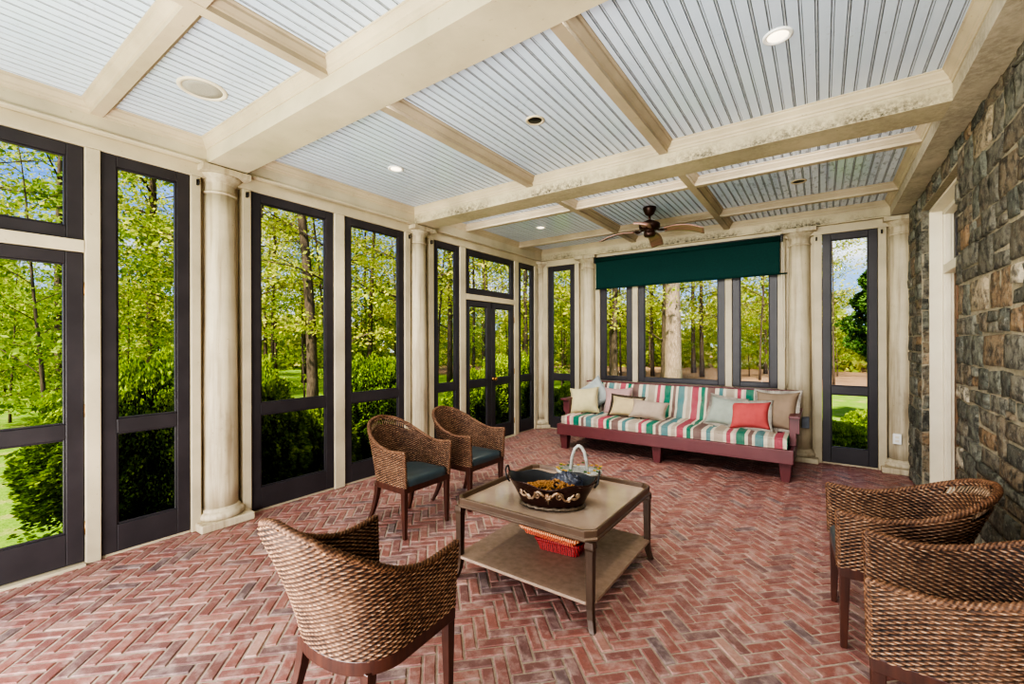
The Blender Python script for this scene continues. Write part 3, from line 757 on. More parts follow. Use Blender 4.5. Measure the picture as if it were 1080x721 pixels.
# dried moss (stuff) and dark bag inside
m=MB(); r_=random.Random(3)
for i in range(420):
    th=r_.uniform(0,2*PI); q=math.sqrt(r_.random()); x=.20*q*math.cos(th)*1.05-.0; y=.118*q*math.sin(th)
    z=.085+.045*(1-q*q)+(.025 if x>0 else 0)*(1-q)
    d_=Vector((r_.uniform(-1,1),r_.uniform(-1,1),r_.uniform(-.3,.7))).normalized()*.016
    p=Vector((x,y,z)); m.tube([p-d_,p+Vector((0,0,r_.uniform(0,.008))),p+d_],r_.uniform(.003,.0075),5)
o=m.build('dried_moss',simple('orange_brown_moss',srgb(172,126,74),srgb(112,76,42),60,.9,.4,spec=.1),None,(-1.39,2.405,TZ)); o.rotation_euler=(0,0,R(21))
tag(o,'orange brown dried moss filling the oval planter','dried moss',None,'stuff')
bg=MB(); rows_=[]
for i in range(14):
    ph=i/13*PI/2; rr=[]
    for j in range(40):
        th=2*PI*j/40; w=1+.13*noise.noise((math.cos(th)*3,math.sin(th)*3,ph*3))+.06*math.sin(th*9+ph*3)
        rr.append((.095*math.cos(ph)*w*math.cos(th)*1.1,.062*math.cos(ph)*w*math.sin(th),.075*math.sin(ph)*w+.012*noise.noise((th*2,ph*4,5))))
    rows_.append(rr)
bg.grid(rows_,wrap=True)
o=bg.build('dark_plastic_bag',simple('dark_blue_plastic',srgb(34,36,46),srgb(58,62,76),30,.25,.3),None,(-1.325,2.475,TZ+.115)); o.rotation_euler=(0,0,R(21))
tag(o,'crumpled dark blue bag tucked into the oval planter','bag')
# white basket with tall braided handle
wb=thing('handled_basket','white woven basket with tall hooped handle and yellow flowers behind the planter','basket',(-1.415,2.83,TZ),R(20))
wm=simple('whitewashed_wicker',srgb(190,189,180),srgb(140,138,128),60,.7,.3)
m=MB()
for k in range(9):
    z=.008+.012*k; rr=.10+.055*(k/8)
    m.tube([(rr*math.cos(2*PI*i/60),rr*.72*math.sin(2*PI*i/60),z) for i in range(60)],.008,8,True,lobes=2,twist=1.1,amp=.2)
m.lathe([(0,.004),(.10,.004),(.10,.012)],n=40,sy=.72); m.build('basket_body',wm,wb)
m=MB(); m.tube([(-.058*math.cos(PI*i/60)*1.0,0,.09+.19*math.sin(PI*i/60)) for i in range(61)],.0105,12,lobes=3,twist=.8,amp=.2); m.build('handle',wm,wb)
m=MB(); r_=random.Random(5)
for i in range(26):
    th=2*PI*i/26; c=Vector(((.135+.02*r_.random())*math.cos(th),(.10+.015*r_.random())*math.sin(th),.105+r_.random()*.03))
    for k in range(6):
        a=k/6*2*PI; dv=Vector((math.cos(a),math.sin(a),.5))*.016; sd=Vector((-math.sin(a),math.cos(a),0))*.007
        m.add([c,c+dv*.5+sd,c+dv,c+dv*.5-sd],[(0,1,2,3)],0 if i%3 else 1)
m.build('flower_garland',[cloth('yellow_petal',(206,164,44)),cloth('garland_leaf',(58,110,48))],wb,fix=False)
# red woven baskets on the shelf
rw=NT('red_woven_reed')
def redmat(name,a,b):
    t=NT(name); v=t.coord((1,1,1)); w=t.node('ShaderNodeTexWave'); w.inputs['Scale'].default_value=22; w.inputs['Distortion'].default_value=.6; t.link(v,w.inputs['Vector'])
    c=t.ramp(w.outputs['Fac'],[(.25,srgb(*a)),(.6,srgb(*b))]); return t.set(c,.6,0,.3)
M['redreed']=redmat('red_reed',(74,18,20),(156,48,46)); M['mixreed']=redmat('mixed_reed',(70,30,26),(206,96,60))
def tray(name,label,loc,rz,tilt,L,W,hh,mat,rimmat):
    t=thing(name,label,'basket',loc,rz); t.rotation_euler=(tilt[0],tilt[1],rz)
    def rr(k,z,n=12):
        out=[]; a=L/2*k; b=W/2*k; c=.03
        for (sx,sy,s0) in ((1,1,0),(-1,1,1),(-1,-1,2),(1,-1,3)):
            for i in range(n): th=PI/2*(s0+i/n); out.append((sx*(a-c)+c*math.cos(th),sy*(b-c)+c*math.sin(th),z))
        return out
    m=MB(); nr=6
    for k in range(nr):
        ring=[Vector(p) for p in rr(.86+.14*k/(nr-1),.008+hh*k/nr)]
        P=[]
        for i,p in enumerate(ring):
            q=ring[(i+1)%len(ring)]; nn=max(1,int((q-p).length/.008))
            P+=[p.lerp(q,j/nn) for j in range(nn)]
        P=[p+Vector((p.x,p.y,0)).normalized()*(.0025*(1 if (i//2+k)%2 else -1)) for i,p in enumerate(P)]
        m.tube(P,hh/nr*.62,6,True)
    m.box(-L*.42,L*.42,-W*.42,W*.42,.002,.008); m.build('woven_sides',mat,t)
    ring=[Vector(p) for p in rr(1.03,hh+.006)]; P=[]
    for i,p in enumerate(ring):
        q=ring[(i+1)%len(ring)]; nn=max(1,int((q-p).length/.006)); P+=[p.lerp(q,j/nn) for j in range(nn)]
    m=MB(); m.tube(P,.011,8,True,lobes=3,twist=.8,amp=.25); m.build('wrapped_rim',rimmat,t)
    return t
tray('reed_basket','small red woven basket on the coffee table shelf, under the wider one',(-1.405,2.575,.147),R(6),(0,0),.30,.22,.070,M['redreed'],M['redreed'])
tray('reed_tray','wider red and orange woven tray tilted on top of the small red basket',(-1.45,2.555,.238),R(4),(R(3),R(3)),.40,.25,.045,M['mixreed'],redmat('rim_reed',(150,50,34),(226,170,120)))

# ------------------------------------------------------------------ sofa
S=thing('daybed_sofa','long maroon wooden daybed sofa with striped mattress below the green shade','sofa',(-1.66,6.0,0))
def sb(mb,name,mat='red',bevel=.006): return mb.build(name,M[mat],S,bevel=bevel)
hx=1.415
m=MB(); m.box(-hx,hx,-.54,-.50,.215,.365); m.box(-hx,hx,.42,.46,.215,.365); m.box(-hx,-hx+.04,-.50,.42,.215,.365); m.box(hx-.04,hx,-.50,.42,.215,.365); m.box(-hx+.04,hx-.04,-.50,.42,.30,.325); sb(m,'base_frame')
for x in (-hx+.06,-.04,hx-.08):
    for y in (-.40,.37):
        l=MB(); a=.062;b=.042
        l.hexa([(x-b,y-b,0),(x+b,y-b,0),(x+b,y+b,0),(x-b,y+b,0)],[(x-a,y-a,.22),(x+a,y-a,.22),(x+a,y+a,.22),(x-a,y+a,.22)]); sb(l,'leg')
# reclined back frame
m=MB()
def slab(x0,x1,z0,z1,d0,d1):
    f=lambda z:.30+.20*(z-.36)/.52
    m.hexa([(x0,f(z0)+d0,z0),(x1,f(z0)+d0,z0),(x1,f(z0)+d1,z0),(x0,f(z0)+d1,z0)],[(x0,f(z1)+d0,z1),(x1,f(z1)+d0,z1),(x1,f(z1)+d1,z1),(x0,f(z1)+d1,z1)])
slab(-hx+.02,hx-.02,.365,.86,.02,.045); slab(-hx+.005,-hx+.075,.30,.885,-.03,.05); slab(hx-.075,hx-.005,.30,.885,-.03,.05)
sb(m,'back_panel')
m=MB(); m.box(-hx-.015,hx+.015,.455,.565,.883,.908); sb(m,'top_rail')
for sx in (-1,1):
    x=sx*(hx-.02); m=MB()
    m.box(x-.055+.02*sx,x+.055+.02*sx,-.34,.46,.672,.700); ar=sb(m,'arm')
    m=MB(); m.box(x-.032,x+.032,-.27,-.20,.36,.672); m.box(x-.02+.045*sx,x+.02+.045*sx,-.27,-.17,.50,.672); m.build('arm_post',M['red'],ar,bevel=.004)
# mattress
def mattress(W,D,Hh,nx,ny,tuft):
    P=[]
    def edge(t): return 1-abs(2*t-1)**14
    top=[];bot=[]
    m=MB()
    for j in range(ny+1):
        v=j/ny; row=[]
        for i in range(nx+1):
            u=i/nx; z=Hh*.5*(.80+.20*(edge(u)*edge(v)))+.010*abs(math.sin(u*W/.235*PI))**.5
            dz=0
            for (tx,ty) in tuft: 
                d2=((u-tx)*W)**2+((v-ty)*D)**2; dz-=.034*math.exp(-d2/.0030)
            dz+=.006*noise.noise((u*W*9,v*D*9,1.7))+.004*math.sin(u*W/.055*PI)
            row.append((-W/2+W*u,-D/2+D*v,z+dz))
        top.append(row)
    m.grid(top)
    m.grid([[(x,y,-Hh*.5) for x,y,z in r] for r in (top[0],top[-1])])
    def side(line,nrm):
        rows=[]
        for k in range(5):
            t=k/4; rr=[]
            for q,(x,y,z) in enumerate(line):
                bl=.012*math.sin(PI*t)+.0035*math.cos(2*PI*(x+y)/.028)*math.sin(PI*t)
                rr.append((x+nrm[0]*bl,y+nrm[1]*bl,z*(1-t)-Hh*.5*t))
            rows.append(rr)
        m.grid(rows)
    side(top[0],(0,-1)); side(top[-1],(0,1)); side([r[0] for r in top],(-1,0)); side([r[-1] for r in top],(1,0))
    for y in (-D/2-.004,):
        for z in (Hh*.40,-Hh*.46): m.tube([(-W/2+W*i/40,y,z) for i in range(41)],.007,6)
    return m
m=mattress(2.72,.80,.115,360,24,[((i+.5)/12,.45) for i in range(12)])
o=m.build('seat_mattress',M['stripe'],S,loc=(0,-.10,.425)); tag(o,'striped tufted seat mattress')
tu=[((i+.5)/12,.62) for i in range(12)]+[((i+1)/12,.30) for i in range(11)]
m=mattress(2.70,.46,.12,360,40,tu)
o=m.build('back_mattress',M['stripe'],S,loc=(.0,.305,.665)); o.rotation_euler=(R(69),0,0); tag(o,'striped button tufted back mattress')
M['btn']=simple('dark_button',srgb(70,56,48),srgb(60,48,42),5,.6)
bt=MB(); bt.lathe([(.008,-.008),(.012,-.003),(.010,.002),(0,.004)],n=10); b0=bt.build('button',M['btn'],o)
for q,(u,v) in enumerate(tu):
    b=b0 if q==0 else b0.copy()
    if q: COL.objects.link(b); b.parent=o
    b.location=(-1.35+2.70*u,-.23+.46*v,.034)
# pillows
def pillow(label,loc,w,h,th,mat,lean=62,rz=0,roll=0,fringe=None):
    t=thing('throw_pillow',label,'pillow',loc,0,'throw pillows on the striped sofa')
    n=26; m=MB(); F=[];B=[]; r_=random.Random(label)
    sd=r_.uniform(0,50)
    for j in range(n+1):
        rf=[];rb=[]
        for i in range(n+1):
            u=-1+2*i/n; v=-1+2*j/n
            pin=1-.10*(1-abs(u))*abs(v)**3*0; ex=1-.085*(1-u*u)*abs(v)**4; ey=1-.085*(1-v*v)*abs(u)**4
            # pinched sides
            X=u*w/2*(1-.14*(1-v*v)*abs(u)**3); Y=v*h/2*(1-.14*(1-u*u)*abs(v)**3)
            T_=th/2*((1-u**4)*(1-v**4))**.55
            nz=.012*noise.noise((u*2+sd,v*2,sd))+.006*noise.noise((u*5+sd,v*3,sd+4)); 
            rf.append((X,Y,T_+nz*(T_>0.004))); rb.append((X,Y,-T_+nz*(T_>0.004)))
        F.append(rf);B.append(rb)
    m.grid(F); m.grid(B)
    o=m.build('cover',mat,t); 
    bm=bmesh.new(); bm.from_mesh(o.data); bmesh.ops.remove_doubles(bm,verts=bm.verts,dist=.0005); bmesh.ops.recalc_face_normals(bm,faces=bm.faces); bm.to_mesh(o.data); bm.free()
    o.rotation_euler=(R(lean),0,0)
    E=Matrix.Rotation(R(rz),4,'Z')@Matrix.Rotation(R(lean),4,'X')@Matrix.Rotation(R(roll),4,'Z')
    o.matrix_basis=E
    rim=[(F[0][i]) for i in range(n+1)]+[F[j][n] for j in range(1,n+1)]+[F[n][i] for i in range(n-1,-1,-1)]+[F[j][0] for j in range(n-1,0,-1)]
    if fringe:
        f=MB(); N=len(rim); rows=[[],[]]
        for k in range(N*3):
            i=k//3; a=Vector(rim[i]); b=Vector(rim[(i+1)%N]); p=a.lerp(b,(k%3)/3); p.z=0
            d_=Vector((p.x/w,p.y/h,0)).normalized(); z=.008*math.sin(k*1.9)
            rows[0].append((p.x,p.y,0)); rows[1].append((p.x+d_.x*.040,p.y+d_.y*.040,z))
        f.grid(rows,wrap=True,smooth=False); fo=f.build('fringe',fringe,t,fix=False); fo.matrix_basis=E
    else:
        f=MB(); f.tube([(p[0],p[1],0) for p in rim],.004,6,True); fo=f.build('piping',mat,t); fo.matrix_basis=E
    return t
SZ=.49
fr1=cloth('dark_fringe',(96,84,70)); fr2=cloth('ivory_fringe',(206,196,180),.6)
pillow('pale blue grey pillow standing on its corner behind the yellow pillow',(-2.80,6.13,SZ+.245),.42,.42,.13,cloth('pale_blue_linen',(188,196,192)),74,10,38)
pillow('pale yellow pillow at the left end of the sofa',(-2.86,5.90,SZ+.17),.44,.40,.14,cloth('pale_yellow_linen',(226,212,164)),66,12,6)
pillow('dusty pink pillow behind the golden beige pillow',(-2.42,6.10,SZ+.175),.42,.40,.13,cloth('dusty_pink_linen',(204,166,160)),70,4,3)
pillow('golden beige pillow with dark fringe between pink and taupe pillows',(-2.235,5.93,SZ+.125),.44,.29,.13,cloth('golden_beige_linen',(214,190,146)),64,4,-3,fr1)
pillow('long taupe lumbar pillow rightmost of the left cluster',(-1.90,5.87,SZ+.115),.50,.27,.13,cloth('taupe_linen',(190,170,150)),60,2,-4)
pillow('sage grey pillow with ivory fringe left of the coral pillow',(-.98,5.96,SZ+.16),.40,.37,.14,cloth('sage_linen',(172,178,164)),64,-8,-6,fr2)
pillow('coral red pillow with ivory fringe',(-.70,5.88,SZ+.15),.44,.34,.14,cloth('coral_linen',(206,94,92)),64,-8,5,fr2)
pillow('large taupe pillow with ivory fringe at the right end of the sofa',(-.44,5.99,SZ+.215),.47,.47,.16,cloth('brown_taupe_linen',(160,138,116)),70,-16,3,fr2)

# ------------------------------------------------------------------ shade
sh=thing('roller_shade','dark green canvas shade half lowered over the window behind the sofa','shade',(-1.72,6.66,0))
m=MB(); rows=[]
for j in range(13):
    rr=[]
    for i in range(97):
        u=i/96; v=j/12; x=-1.285+2.565*u; z=2.845-.455*v-.012*(1-u)*v
        rr.append((x,-.028+.014*math.sin(u*11+v*1.4)*v+.010*noise.noise((u*7,v*2,3)),z))
    rows.append(rr)
m.grid(rows); o=m.build('canvas',M['green'],sh); s_=o.modifiers.new('thick','SOLIDIFY'); s_.thickness=.004
m=MB(); m.tube([(-1.29,-.018,2.845),(1.285,-.018,2.845)],.036,16); m.build('roller',M['green'],sh)
m=MB(); m.box(-1.30,1.30,.0,.03,2.88,2.90); m.box(-1.315,-1.29,-.05,.04,2.80,2.90); m.box(1.285,1.31,-.05,.04,2.80,2.90); m.build('bracket',M['black'],sh,bevel=.003)
m=MB(); m.tube([(-1.285,-.030,2.380),(1.36,-.028,2.392)],.010,8); m.build('hem_bar',M['green'],sh)
m=MB(); m.tube([(1.30,-.02,2.84),(1.302,-.02,2.2),(1.304,-.02,1.45),(1.318,-.02,1.395),(1.332,-.02,1.45),(1.33,-.02,2.2),(1.31,-.02,2.84)],.004,6); m.build('pull_chain',M['jamb'],sh)

# ------------------------------------------------------------------ ceiling fan
fn=thing('ceiling_fan','dark bronze ceiling fan with four curved brown blades over the sofa end','ceiling fan',(-1.70,5.30,ZC))
m=MB(); m.lathe([(0,.0),(.075,0),(.078,-.012),(.074,-.03),(.05,-.085),(.03,-.10),(0,-.10)],n=28); m.build('canopy',M['fanbrown'],fn)
m=MB(); m.tube([(0,0,-.09),(0,0,-.17)],.015,12); m.build('downrod',M['fanbrown'],fn)
m=MB(); m.lathe([(0,-.155),(.03,-.155),(.05,-.165),(.108,-.19),(.122,-.205),(.124,-.235),(.118,-.255),(.09,-.272),(.06,-.276),(.06,-.295),(.066,-.30),(.066,-.34),(.055,-.355),(0,-.36)],n=32); m.build('motor_housing',M['fanbrown'],fn)
for k in range(4):
    a=R(8+90*k); rows=[]
    for i in range(15):
        u=i/14; r=.17+.43*u; w=(.050+.028*math.sin(PI*min(1,u*1.05)*.62))*(1 if u<.97 else .93); z=-.285+.025*math.sin(u*2.2)-.085*u*u
        rr=[]
        for j in range(7):
            q=-1+2*j/6; y=q*w; rr.append((r,y,z-.22*y+ -.006*q*q))
        rows.append([(x*math.cos(a)-y*math.sin(a),x*math.sin(a)+y*math.cos(a),zz) for x,y,zz in rr])
    m=MB(); m.grid(rows); b=m.build('blade',M['blade'],fn); s_=b.modifiers.new('thick','SOLIDIFY'); s_.thickness=.009
    m=MB(); rot=lambda x,y,z:(x*math.cos(a)-y*math.sin(a),x*math.sin(a)+y*math.cos(a),z)
    m.tube([rot(.07,0,-.27),rot(.12,0,-.285),rot(.20,0,-.278)],.010,8); m.tube([rot(.145+.025*math.cos(t*PI/8),.03+.02*math.sin(t*PI/8),-.282) for t in range(16)],.005,6,True); m.tube([rot(.145+.025*math.cos(t*PI/8),-.03+.02*math.sin(t*PI/8),-.288) for t in range(16)],.005,6,True)
    m.build('blade_iron',M['fanbrown'],b)

# ------------------------------------------------------------------ outside: ground
GZ=-.55
def ground_z(x,y):
    d=max(0,-x-9,y-16); return GZ-.004*d+.25*noise.noise((x*.06,y*.06,0))*min(1,d/8)
def groundmat():
    t=NT('lawn_and_leaf_litter'); v=t.coord(); n=t.noise(v,.16,5); n2=t.noise(v,2.2,6,.7); n3=t.noise(v,30,4,.7)
    g=t.ramp(n3,[(.3,srgb(74,108,24)),(.7,srgb(126,152,46))]); y=t.ramp(n3,[(.3,srgb(134,120,70)),(.7,srgb(172,158,104))]); b=t.ramp(n3,[(.3,srgb(110,84,60)),(.7,srgb(150,120,92))])
    c=t.mix(t.ramp(n2,[(.52,0.),(.68,.75)]),g,y)
    sx=t.node('ShaderNodeSeparateXYZ'); t.link(v,sx.inputs[0])
    # woodland floor beyond the lawn behind the house
    a=t.math('MULTIPLY',t.math('ADD',sx.outputs[1],t.math('MULTIPLY',n,6.)),1.)
    mr=t.node('ShaderNodeMapRange'); mr.inputs[1].default_value=24.5; mr.inputs[2].default_value=26.5; t.link(a,mr.inputs[0])
    c=t.mix(mr.outputs[0],c,b)
    t.bump(n3,.6,.05); return t.set(c,.95,0,.1)
mb=MB(); G=[]
for i in range(71):
    rr=[]
    for j in range(71):
        x=-100+120*i/70; y=-40+130*j/70; rr.append((x,y,ground_z(x,y)))
    G.append(rr)
mb.grid(G); struct(mb.build('ground',groundmat()))

# ------------------------------------------------------------------ leaves, shrubs and trees
def leaf_mesh(name,C,size,mat,seed,flat=.0,tone=None,nrm=None):
    g=np.random.default_rng(seed); n=len(C)
    a=g.normal(size=(n,3)); a[:,2]*=(1-flat*.6); a/=np.linalg.norm(a,axis=1)[:,None]
    b=g.normal(size=(n,3)); b-=a*(a*b).sum(1)[:,None]; b/=np.linalg.norm(b,axis=1)[:,None]
    s=size*g.uniform(.6,1.3,size=(n,1))
    V=np.stack([C+a*s,C+b*s*.5+a*s*.1,C-a*s,C-b*s*.5+a*s*.1],1).reshape(-1,3)
    me=bpy.data.meshes.new(name); me.vertices.add(4*n); me.vertices.foreach_set('co',V.astype(np.float32).ravel())
    me.loops.add(4*n); me.loops.foreach_set('vertex_index',np.arange(4*n,dtype=np.int32)); me.polygons.add(n); me.polygons.foreach_set('loop_start',np.arange(0,4*n,4,dtype=np.int32))
    me.update(calc_edges=True); me.materials.append(mat)
    at=me.attributes.new('tone','FLOAT','FACE'); at.data.foreach_set('value',(tone if tone is not None else g.uniform(0,1,n)).astype(np.float32))
    return me
def link(name,me,parent=None):
    o=bpy.data.objects.new(name,me); COL.objects.link(o)
    if parent: o.parent=parent
    return o
def make_shrub(label,loc,rx,ry,h,seed,n=26000,leaf=.023,cat='shrub',group=None,mat='boxleaf'):
    t=thing('boxwood_shrub',label,cat,loc,0,group); g=np.random.default_rng(seed)
    d=g.normal(size=(n,3)); d[:,2]=np.abs(d[:,2])-.35*g.random(n); d/=np.linalg.norm(d,axis=1)[:,None]
    k=np.array([1+.20*noise.noise((q[0]*2.6+seed,q[1]*2.6,q[2]*2.6))+.16*noise.noise((q[0]*8+seed,q[1]*8,q[2]*8)) for q in d])
    kc=np.array([noise.noise((q[0]*8+seed,q[1]*8,q[2]*8)) for q in d])
    rad=k*(1-.16*g.random(n)**2)
    c0=h*.42; C=np.stack([d[:,0]*rx*rad,d[:,1]*ry*rad,c0+d[:,2]*np.where(d[:,2]>0,h-c0,c0*1.1)*rad],1)
    tone=np.clip(g.uniform(-.15,.6,n)+.45*(C[:,2]/h)**2+.5*kc,0,1)  # light painted into leaf tone: tops and outer clumps lighter, low leaves darker
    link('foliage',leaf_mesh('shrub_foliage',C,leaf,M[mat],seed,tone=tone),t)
    m=MB(); m.lathe([(.05*rx,.0),(rx*.5,.1*h),(rx*.78,.35*h),(rx*.74,.6*h),(rx*.45,.82*h),(.02,.9*h)],n=20,sy=ry/rx); m.build('shade_core',M['shadow'],t)  # dark blob in place of the shade behind the leaves
    return t
SG='clipped shrubs along the screens'
def on_ray(az,X=None,Y=None):
    a=R(az)                                       # degrees left of +Y
    return (X,-X/math.tan(a)) if X is not None else (-Y*math.tan(a),Y)
def shrub_at(label,az,rx,ry,ztop,seed,X=None,Y=None,**k):
    x,y=on_ray(az,X,Y); return make_shrub(label,(x,y,GZ),rx,ry,ztop-GZ,seed,group=SG,**k)
shrub_at('big round light green shrub outside the nearest screen panel and door',75.2,.74,.80,1.30,1,X=-5.35,n=40000)
shrub_at('dark dense shrub low outside the second screen, left of the bright one',65.5,.62,.50,1.15,2,X=-5.15)
shrub_at('bright green low shrub outside the second screen, right of the dark one',58.5,.42,.42,.72,3,X=-5.3)
shrub_at('tall bright shrub outside the third screen behind the nearer armchair',52.6,.70,.66,1.24,4,X=-5.5,n=32000)
shrub_at('shrub outside the left leaf of the far french doors',40.6,.55,.5,.92,5,X=-5.35)
shrub_at('tall bright shrub outside the right leaf of the far french doors',36.6,.62,.55,1.22,6,X=-5.6,n=30000)
shrub_at('dark green shrub outside the narrow screen by the far corner',33.0,.5,.55,1.25,7,X=-5.1)
shrub_at('low yellow green shrub outside the narrow screen left of the sofa',28.6,.6,.5,.55,8,Y=8.2)
shrub_at('low rounded yellow green shrub outside the screen right of the sofa',-1.4,.9,.55,.16,9,Y=8.9,n=32000)
shrub_at('small shrub on the lawn behind the low one, right of the sofa',-4.0,.5,.5,.12,10,Y=11.2)

def tree_parts(h,r,seed,crown0,spread,nl,leaf,nb=14,lean=0.,mat='leaf',bark='bark',lean_to=None):
    rr=random.Random(seed); g=np.random.default_rng(seed); m=MB()
    pts=[]; N=14; dx,dy=rr.uniform(-1,1)*lean,rr.uniform(-1,1)*lean
    if lean_to: dx,dy=lean_to
    for i in range(N+1):
        u=i/N; pts.append(Vector((dx*h*u*u+.10*math.sin(u*7+seed)*u,dy*h*u*u+.10*math.cos(u*6+seed)*u,h*u-.3*(i==0))))
    m.tube(pts,[r*(1-.86*i/N)*(1.25 if i==0 else 1) for i in range(N+1)],8)
    cl=[]
    for b in range(nb):
        u=crown0+(1-crown0)*(b+.5)/nb*.97; p=pts[int(u*N)].lerp(pts[min(N,int(u*N)+1)],u*N-int(u*N))
        th=b*2.4+rr.uniform(-.5,.5); L=spread*(1-.55*abs(u-.55))*rr.uniform(.65,1.15); up=rr.uniform(.05,.5)
        e=p+Vector((math.cos(th)*L,math.sin(th)*L,L*up)); mid=p.lerp(e,.5)+Vector((0,0,.12*L))
        bp=bez(p,mid,e,6); br=r*.32*(1-.6*u); m.tube(bp,[br*(1-.8*i/6) for i in range(7)],5)
        for s in range(4):
            q=bp[1+s]; th2=th+rr.choice((-1,1))*rr.uniform(.5,1.1); L2=L*rr.uniform(.3,.55); e2=q+Vector((math.cos(th2)*L2,math.sin(th2)*L2,L2*rr.uniform(0,.5)))
            m.tube([q,q.lerp(e2,.5)+Vector((0,0,.05)),e2],[br*.5,br*.3,br*.12],4); cl.append((q.lerp(e2,.6),L2*.75)); cl.append((e2,L2*.55))
        for k in (3,4,5,6): cl.append((bp[k],L*.34))
    cl.append((pts[-1],spread*.4))
    idx=g.integers(0,len(cl),nl); P=np.array([c[0] for c in cl])[idx]; S_=np.array([c[1] for c in cl])[idx]
    C=P+g.normal(size=(nl,3))*(S_[:,None]*np.array([.62,.62,.30]))
    return m,leaf_mesh('tree_foliage',C,leaf,M[mat],seed,flat=.5)
def proto_tree(name,label,cat,group,bark='bark',**k):
    t=thing(name,label,cat,(0,0,0),0,group); m,me=tree_parts(bark=bark,**k)
    m.build('trunk',M[bark],t,fix=False); link('foliage',me,t); return t
TL='slender green-leaved tree in the woodland beyond the screens'; TG='woodland trees beyond the screens'
SL='leafy young tree in the woodland understory beyond the screens'; SGp='young trees in the woodland understory'
YL='yellow green budding tree in the woodland beyond the screens'; YG='budding trees beyond the screens'
def protos():
    T=[proto_tree('woodland_tree',TL,'tree',TG,h=15+i,r=.12+.025*i,seed=20+i,crown0=.20,spread=3.2,nl=5200,leaf=.088,nb=18,lean=.03) for i in range(3)]
    Y=[proto_tree('budding_tree',YL,'tree',YG,h=12+2*i,r=.13,seed=40+i,crown0=.16,spread=2.8,nl=3600,leaf=.074,nb=17,lean=.05,mat='leafy') for i in range(2)]
    S=[proto_tree('young_tree',SL,'young tree',SGp,h=4.6+.8*i,r=.045,seed=60+i,crown0=.10,spread=1.9,nl=3600,leaf=.062,nb=15,lean=.06,mat='sapleaf') for i in range(3)]
    B=[proto_tree('bare_tree','thin dark sparsely leafed tree standing among the greener woodland trees','tree','thin sparse woodland trees',bark='darkbark',h=12+2*i,r=.045+.015*i,seed=90+i,crown0=.2,spread=2.4,nl=2000,leaf=.065,nb=22,lean=.14,mat='leafy') for i in range(3)]
    return T,Y,S,B
TT,YY,SS,BB=protos(); used=set(); r_=random.Random(99)
def put(p,x,y,sc_=1.):
    loc=(x,y,ground_z(x,y)); rz=r_.uniform(0,6.28); s=(sc_,)*3
    if p.name not in used: used.add(p.name); p.location=loc; p.rotation_euler=(0,0,rz); p.scale=s; return p
    return dup(p,loc,rz,scale=s)
def pol(az,d): return (-d*math.sin(R(az)),d*math.cos(R(az)))
def clear(x,y,right):
    return x>-8.2 and y<10
placed=[]
def scatter(P,n,a0,a1,d0,d1,s0,s1,mind):
    k=0; tries=0
    while k<n and tries<6000:
        tries+=1; az=r_.uniform(a0,a1); d=math.sqrt(r_.uniform(d0*d0,d1*d1)); x,y=pol(az,d)
        if x>-9.0 and y<13.5: continue
        if az<14 and d<25 and y<27: continue                 # open lawn right of the sofa
        if 12<az<18.6 and d<20: continue
        if any((x-a)**2+(y-b)**2<mind*mind for a,b in placed): continue
        placed.append((x,y)); put(r_.choice(P),x,y,r_.uniform(s0,s1)); k+=1
scatter(TT,24,-8,92,15,42,.8,1.2,2.6)
scatter(YY,30,-8,92,12,36,.8,1.15,2.2)
for az_,d_ in ((82,12.5),(86,14.5),(79,15.5),(84,17.5),(76.5,18),(89,17),(81,20),(87,21)):
    x_,y_=pol(az_,d_); placed.append((x_,y_)); put(r_.choice(SS),x_,y_,r_.uniform(.7,1.0))
scatter(BB,34,-3,92,12,27,.85,1.15,1.8)
scatter(SS,46,-4,92,13.5,38,.6,1.1,1.4)
# named trees
tp=thing('tall_tree','thick pale barked trunk seen through the middle window above the sofa','tree',(*pol(15.1,17.5),GZ))
m,me=tree_parts(h=17,r=.34,seed=77,crown0=.48,spread=3.4,nl=6000,leaf=.09,nb=14,mat='leaf'); m.build('trunk',M['palebark'],tp,fix=False); link('foliage',me,tp)
tp=thing('leaning_tree','brown leaning trunk seen through the second screen from the nearest column','tree',(*pol(59.6,12.5),GZ))
m,me=tree_parts(h=15,r=.15,seed=81,crown0=.34,spread=2.8,nl=4000,leaf=.085,nb=15,lean_to=(-.13,-.09),mat='leaf'); m.build('trunk',M['bark'],tp,fix=False); link('foliage',me,tp)
# dark conifer through the right panel
cx_,cy_=pol(-5.3,14.0)
cn=thing('dark_conifer','dark green conifer leaning into view through the screen right of the sofa','conifer',(cx_,cy_,GZ))
g=np.random.default_rng(5); n=26000; u=g.random(n)**.8; th=g.uniform(0,2*PI,n); zz=1.3+u*3.5
rad=(1.25*(1-u)**.8*np.clip(u*4,.15,1))*(.8+.2*np.sin(th*5+u*14)+.16*np.sin(u*40+th*2))*g.uniform(.72,1.,n)
C=np.stack([rad*np.cos(th),rad*np.sin(th),zz],1); link('foliage',leaf_mesh('conifer_foliage',C,.055,M['conleaf'],5),cn)
m=MB(); m.tube([(0,0,-.3),(0,0,2.5),(0,0,5.0)],[.14,.09,.02],10); m.build('trunk',M['bark'],cn,fix=False)
# distant woodland mass (nobody could count it)
g=np.random.default_rng(8); n=44000; az=np.radians(g.uniform(-14,96,n)); d=g.uniform(40,60,n)
hgt=6.3+1.8*np.sin(az*17)+1.5*np.sin(az*43+1); zz=GZ+hgt*g.random(n)**1.15-.3
C=np.stack([-d*np.sin(az),d*np.cos(az),zz],1)
o=link('distant_woodland',leaf_mesh('distant_woodland',C,.36,M['leaf'],8)); tag(o,'hazy mass of spring foliage at the far edge of the woodland','woodland',None,'stuff')

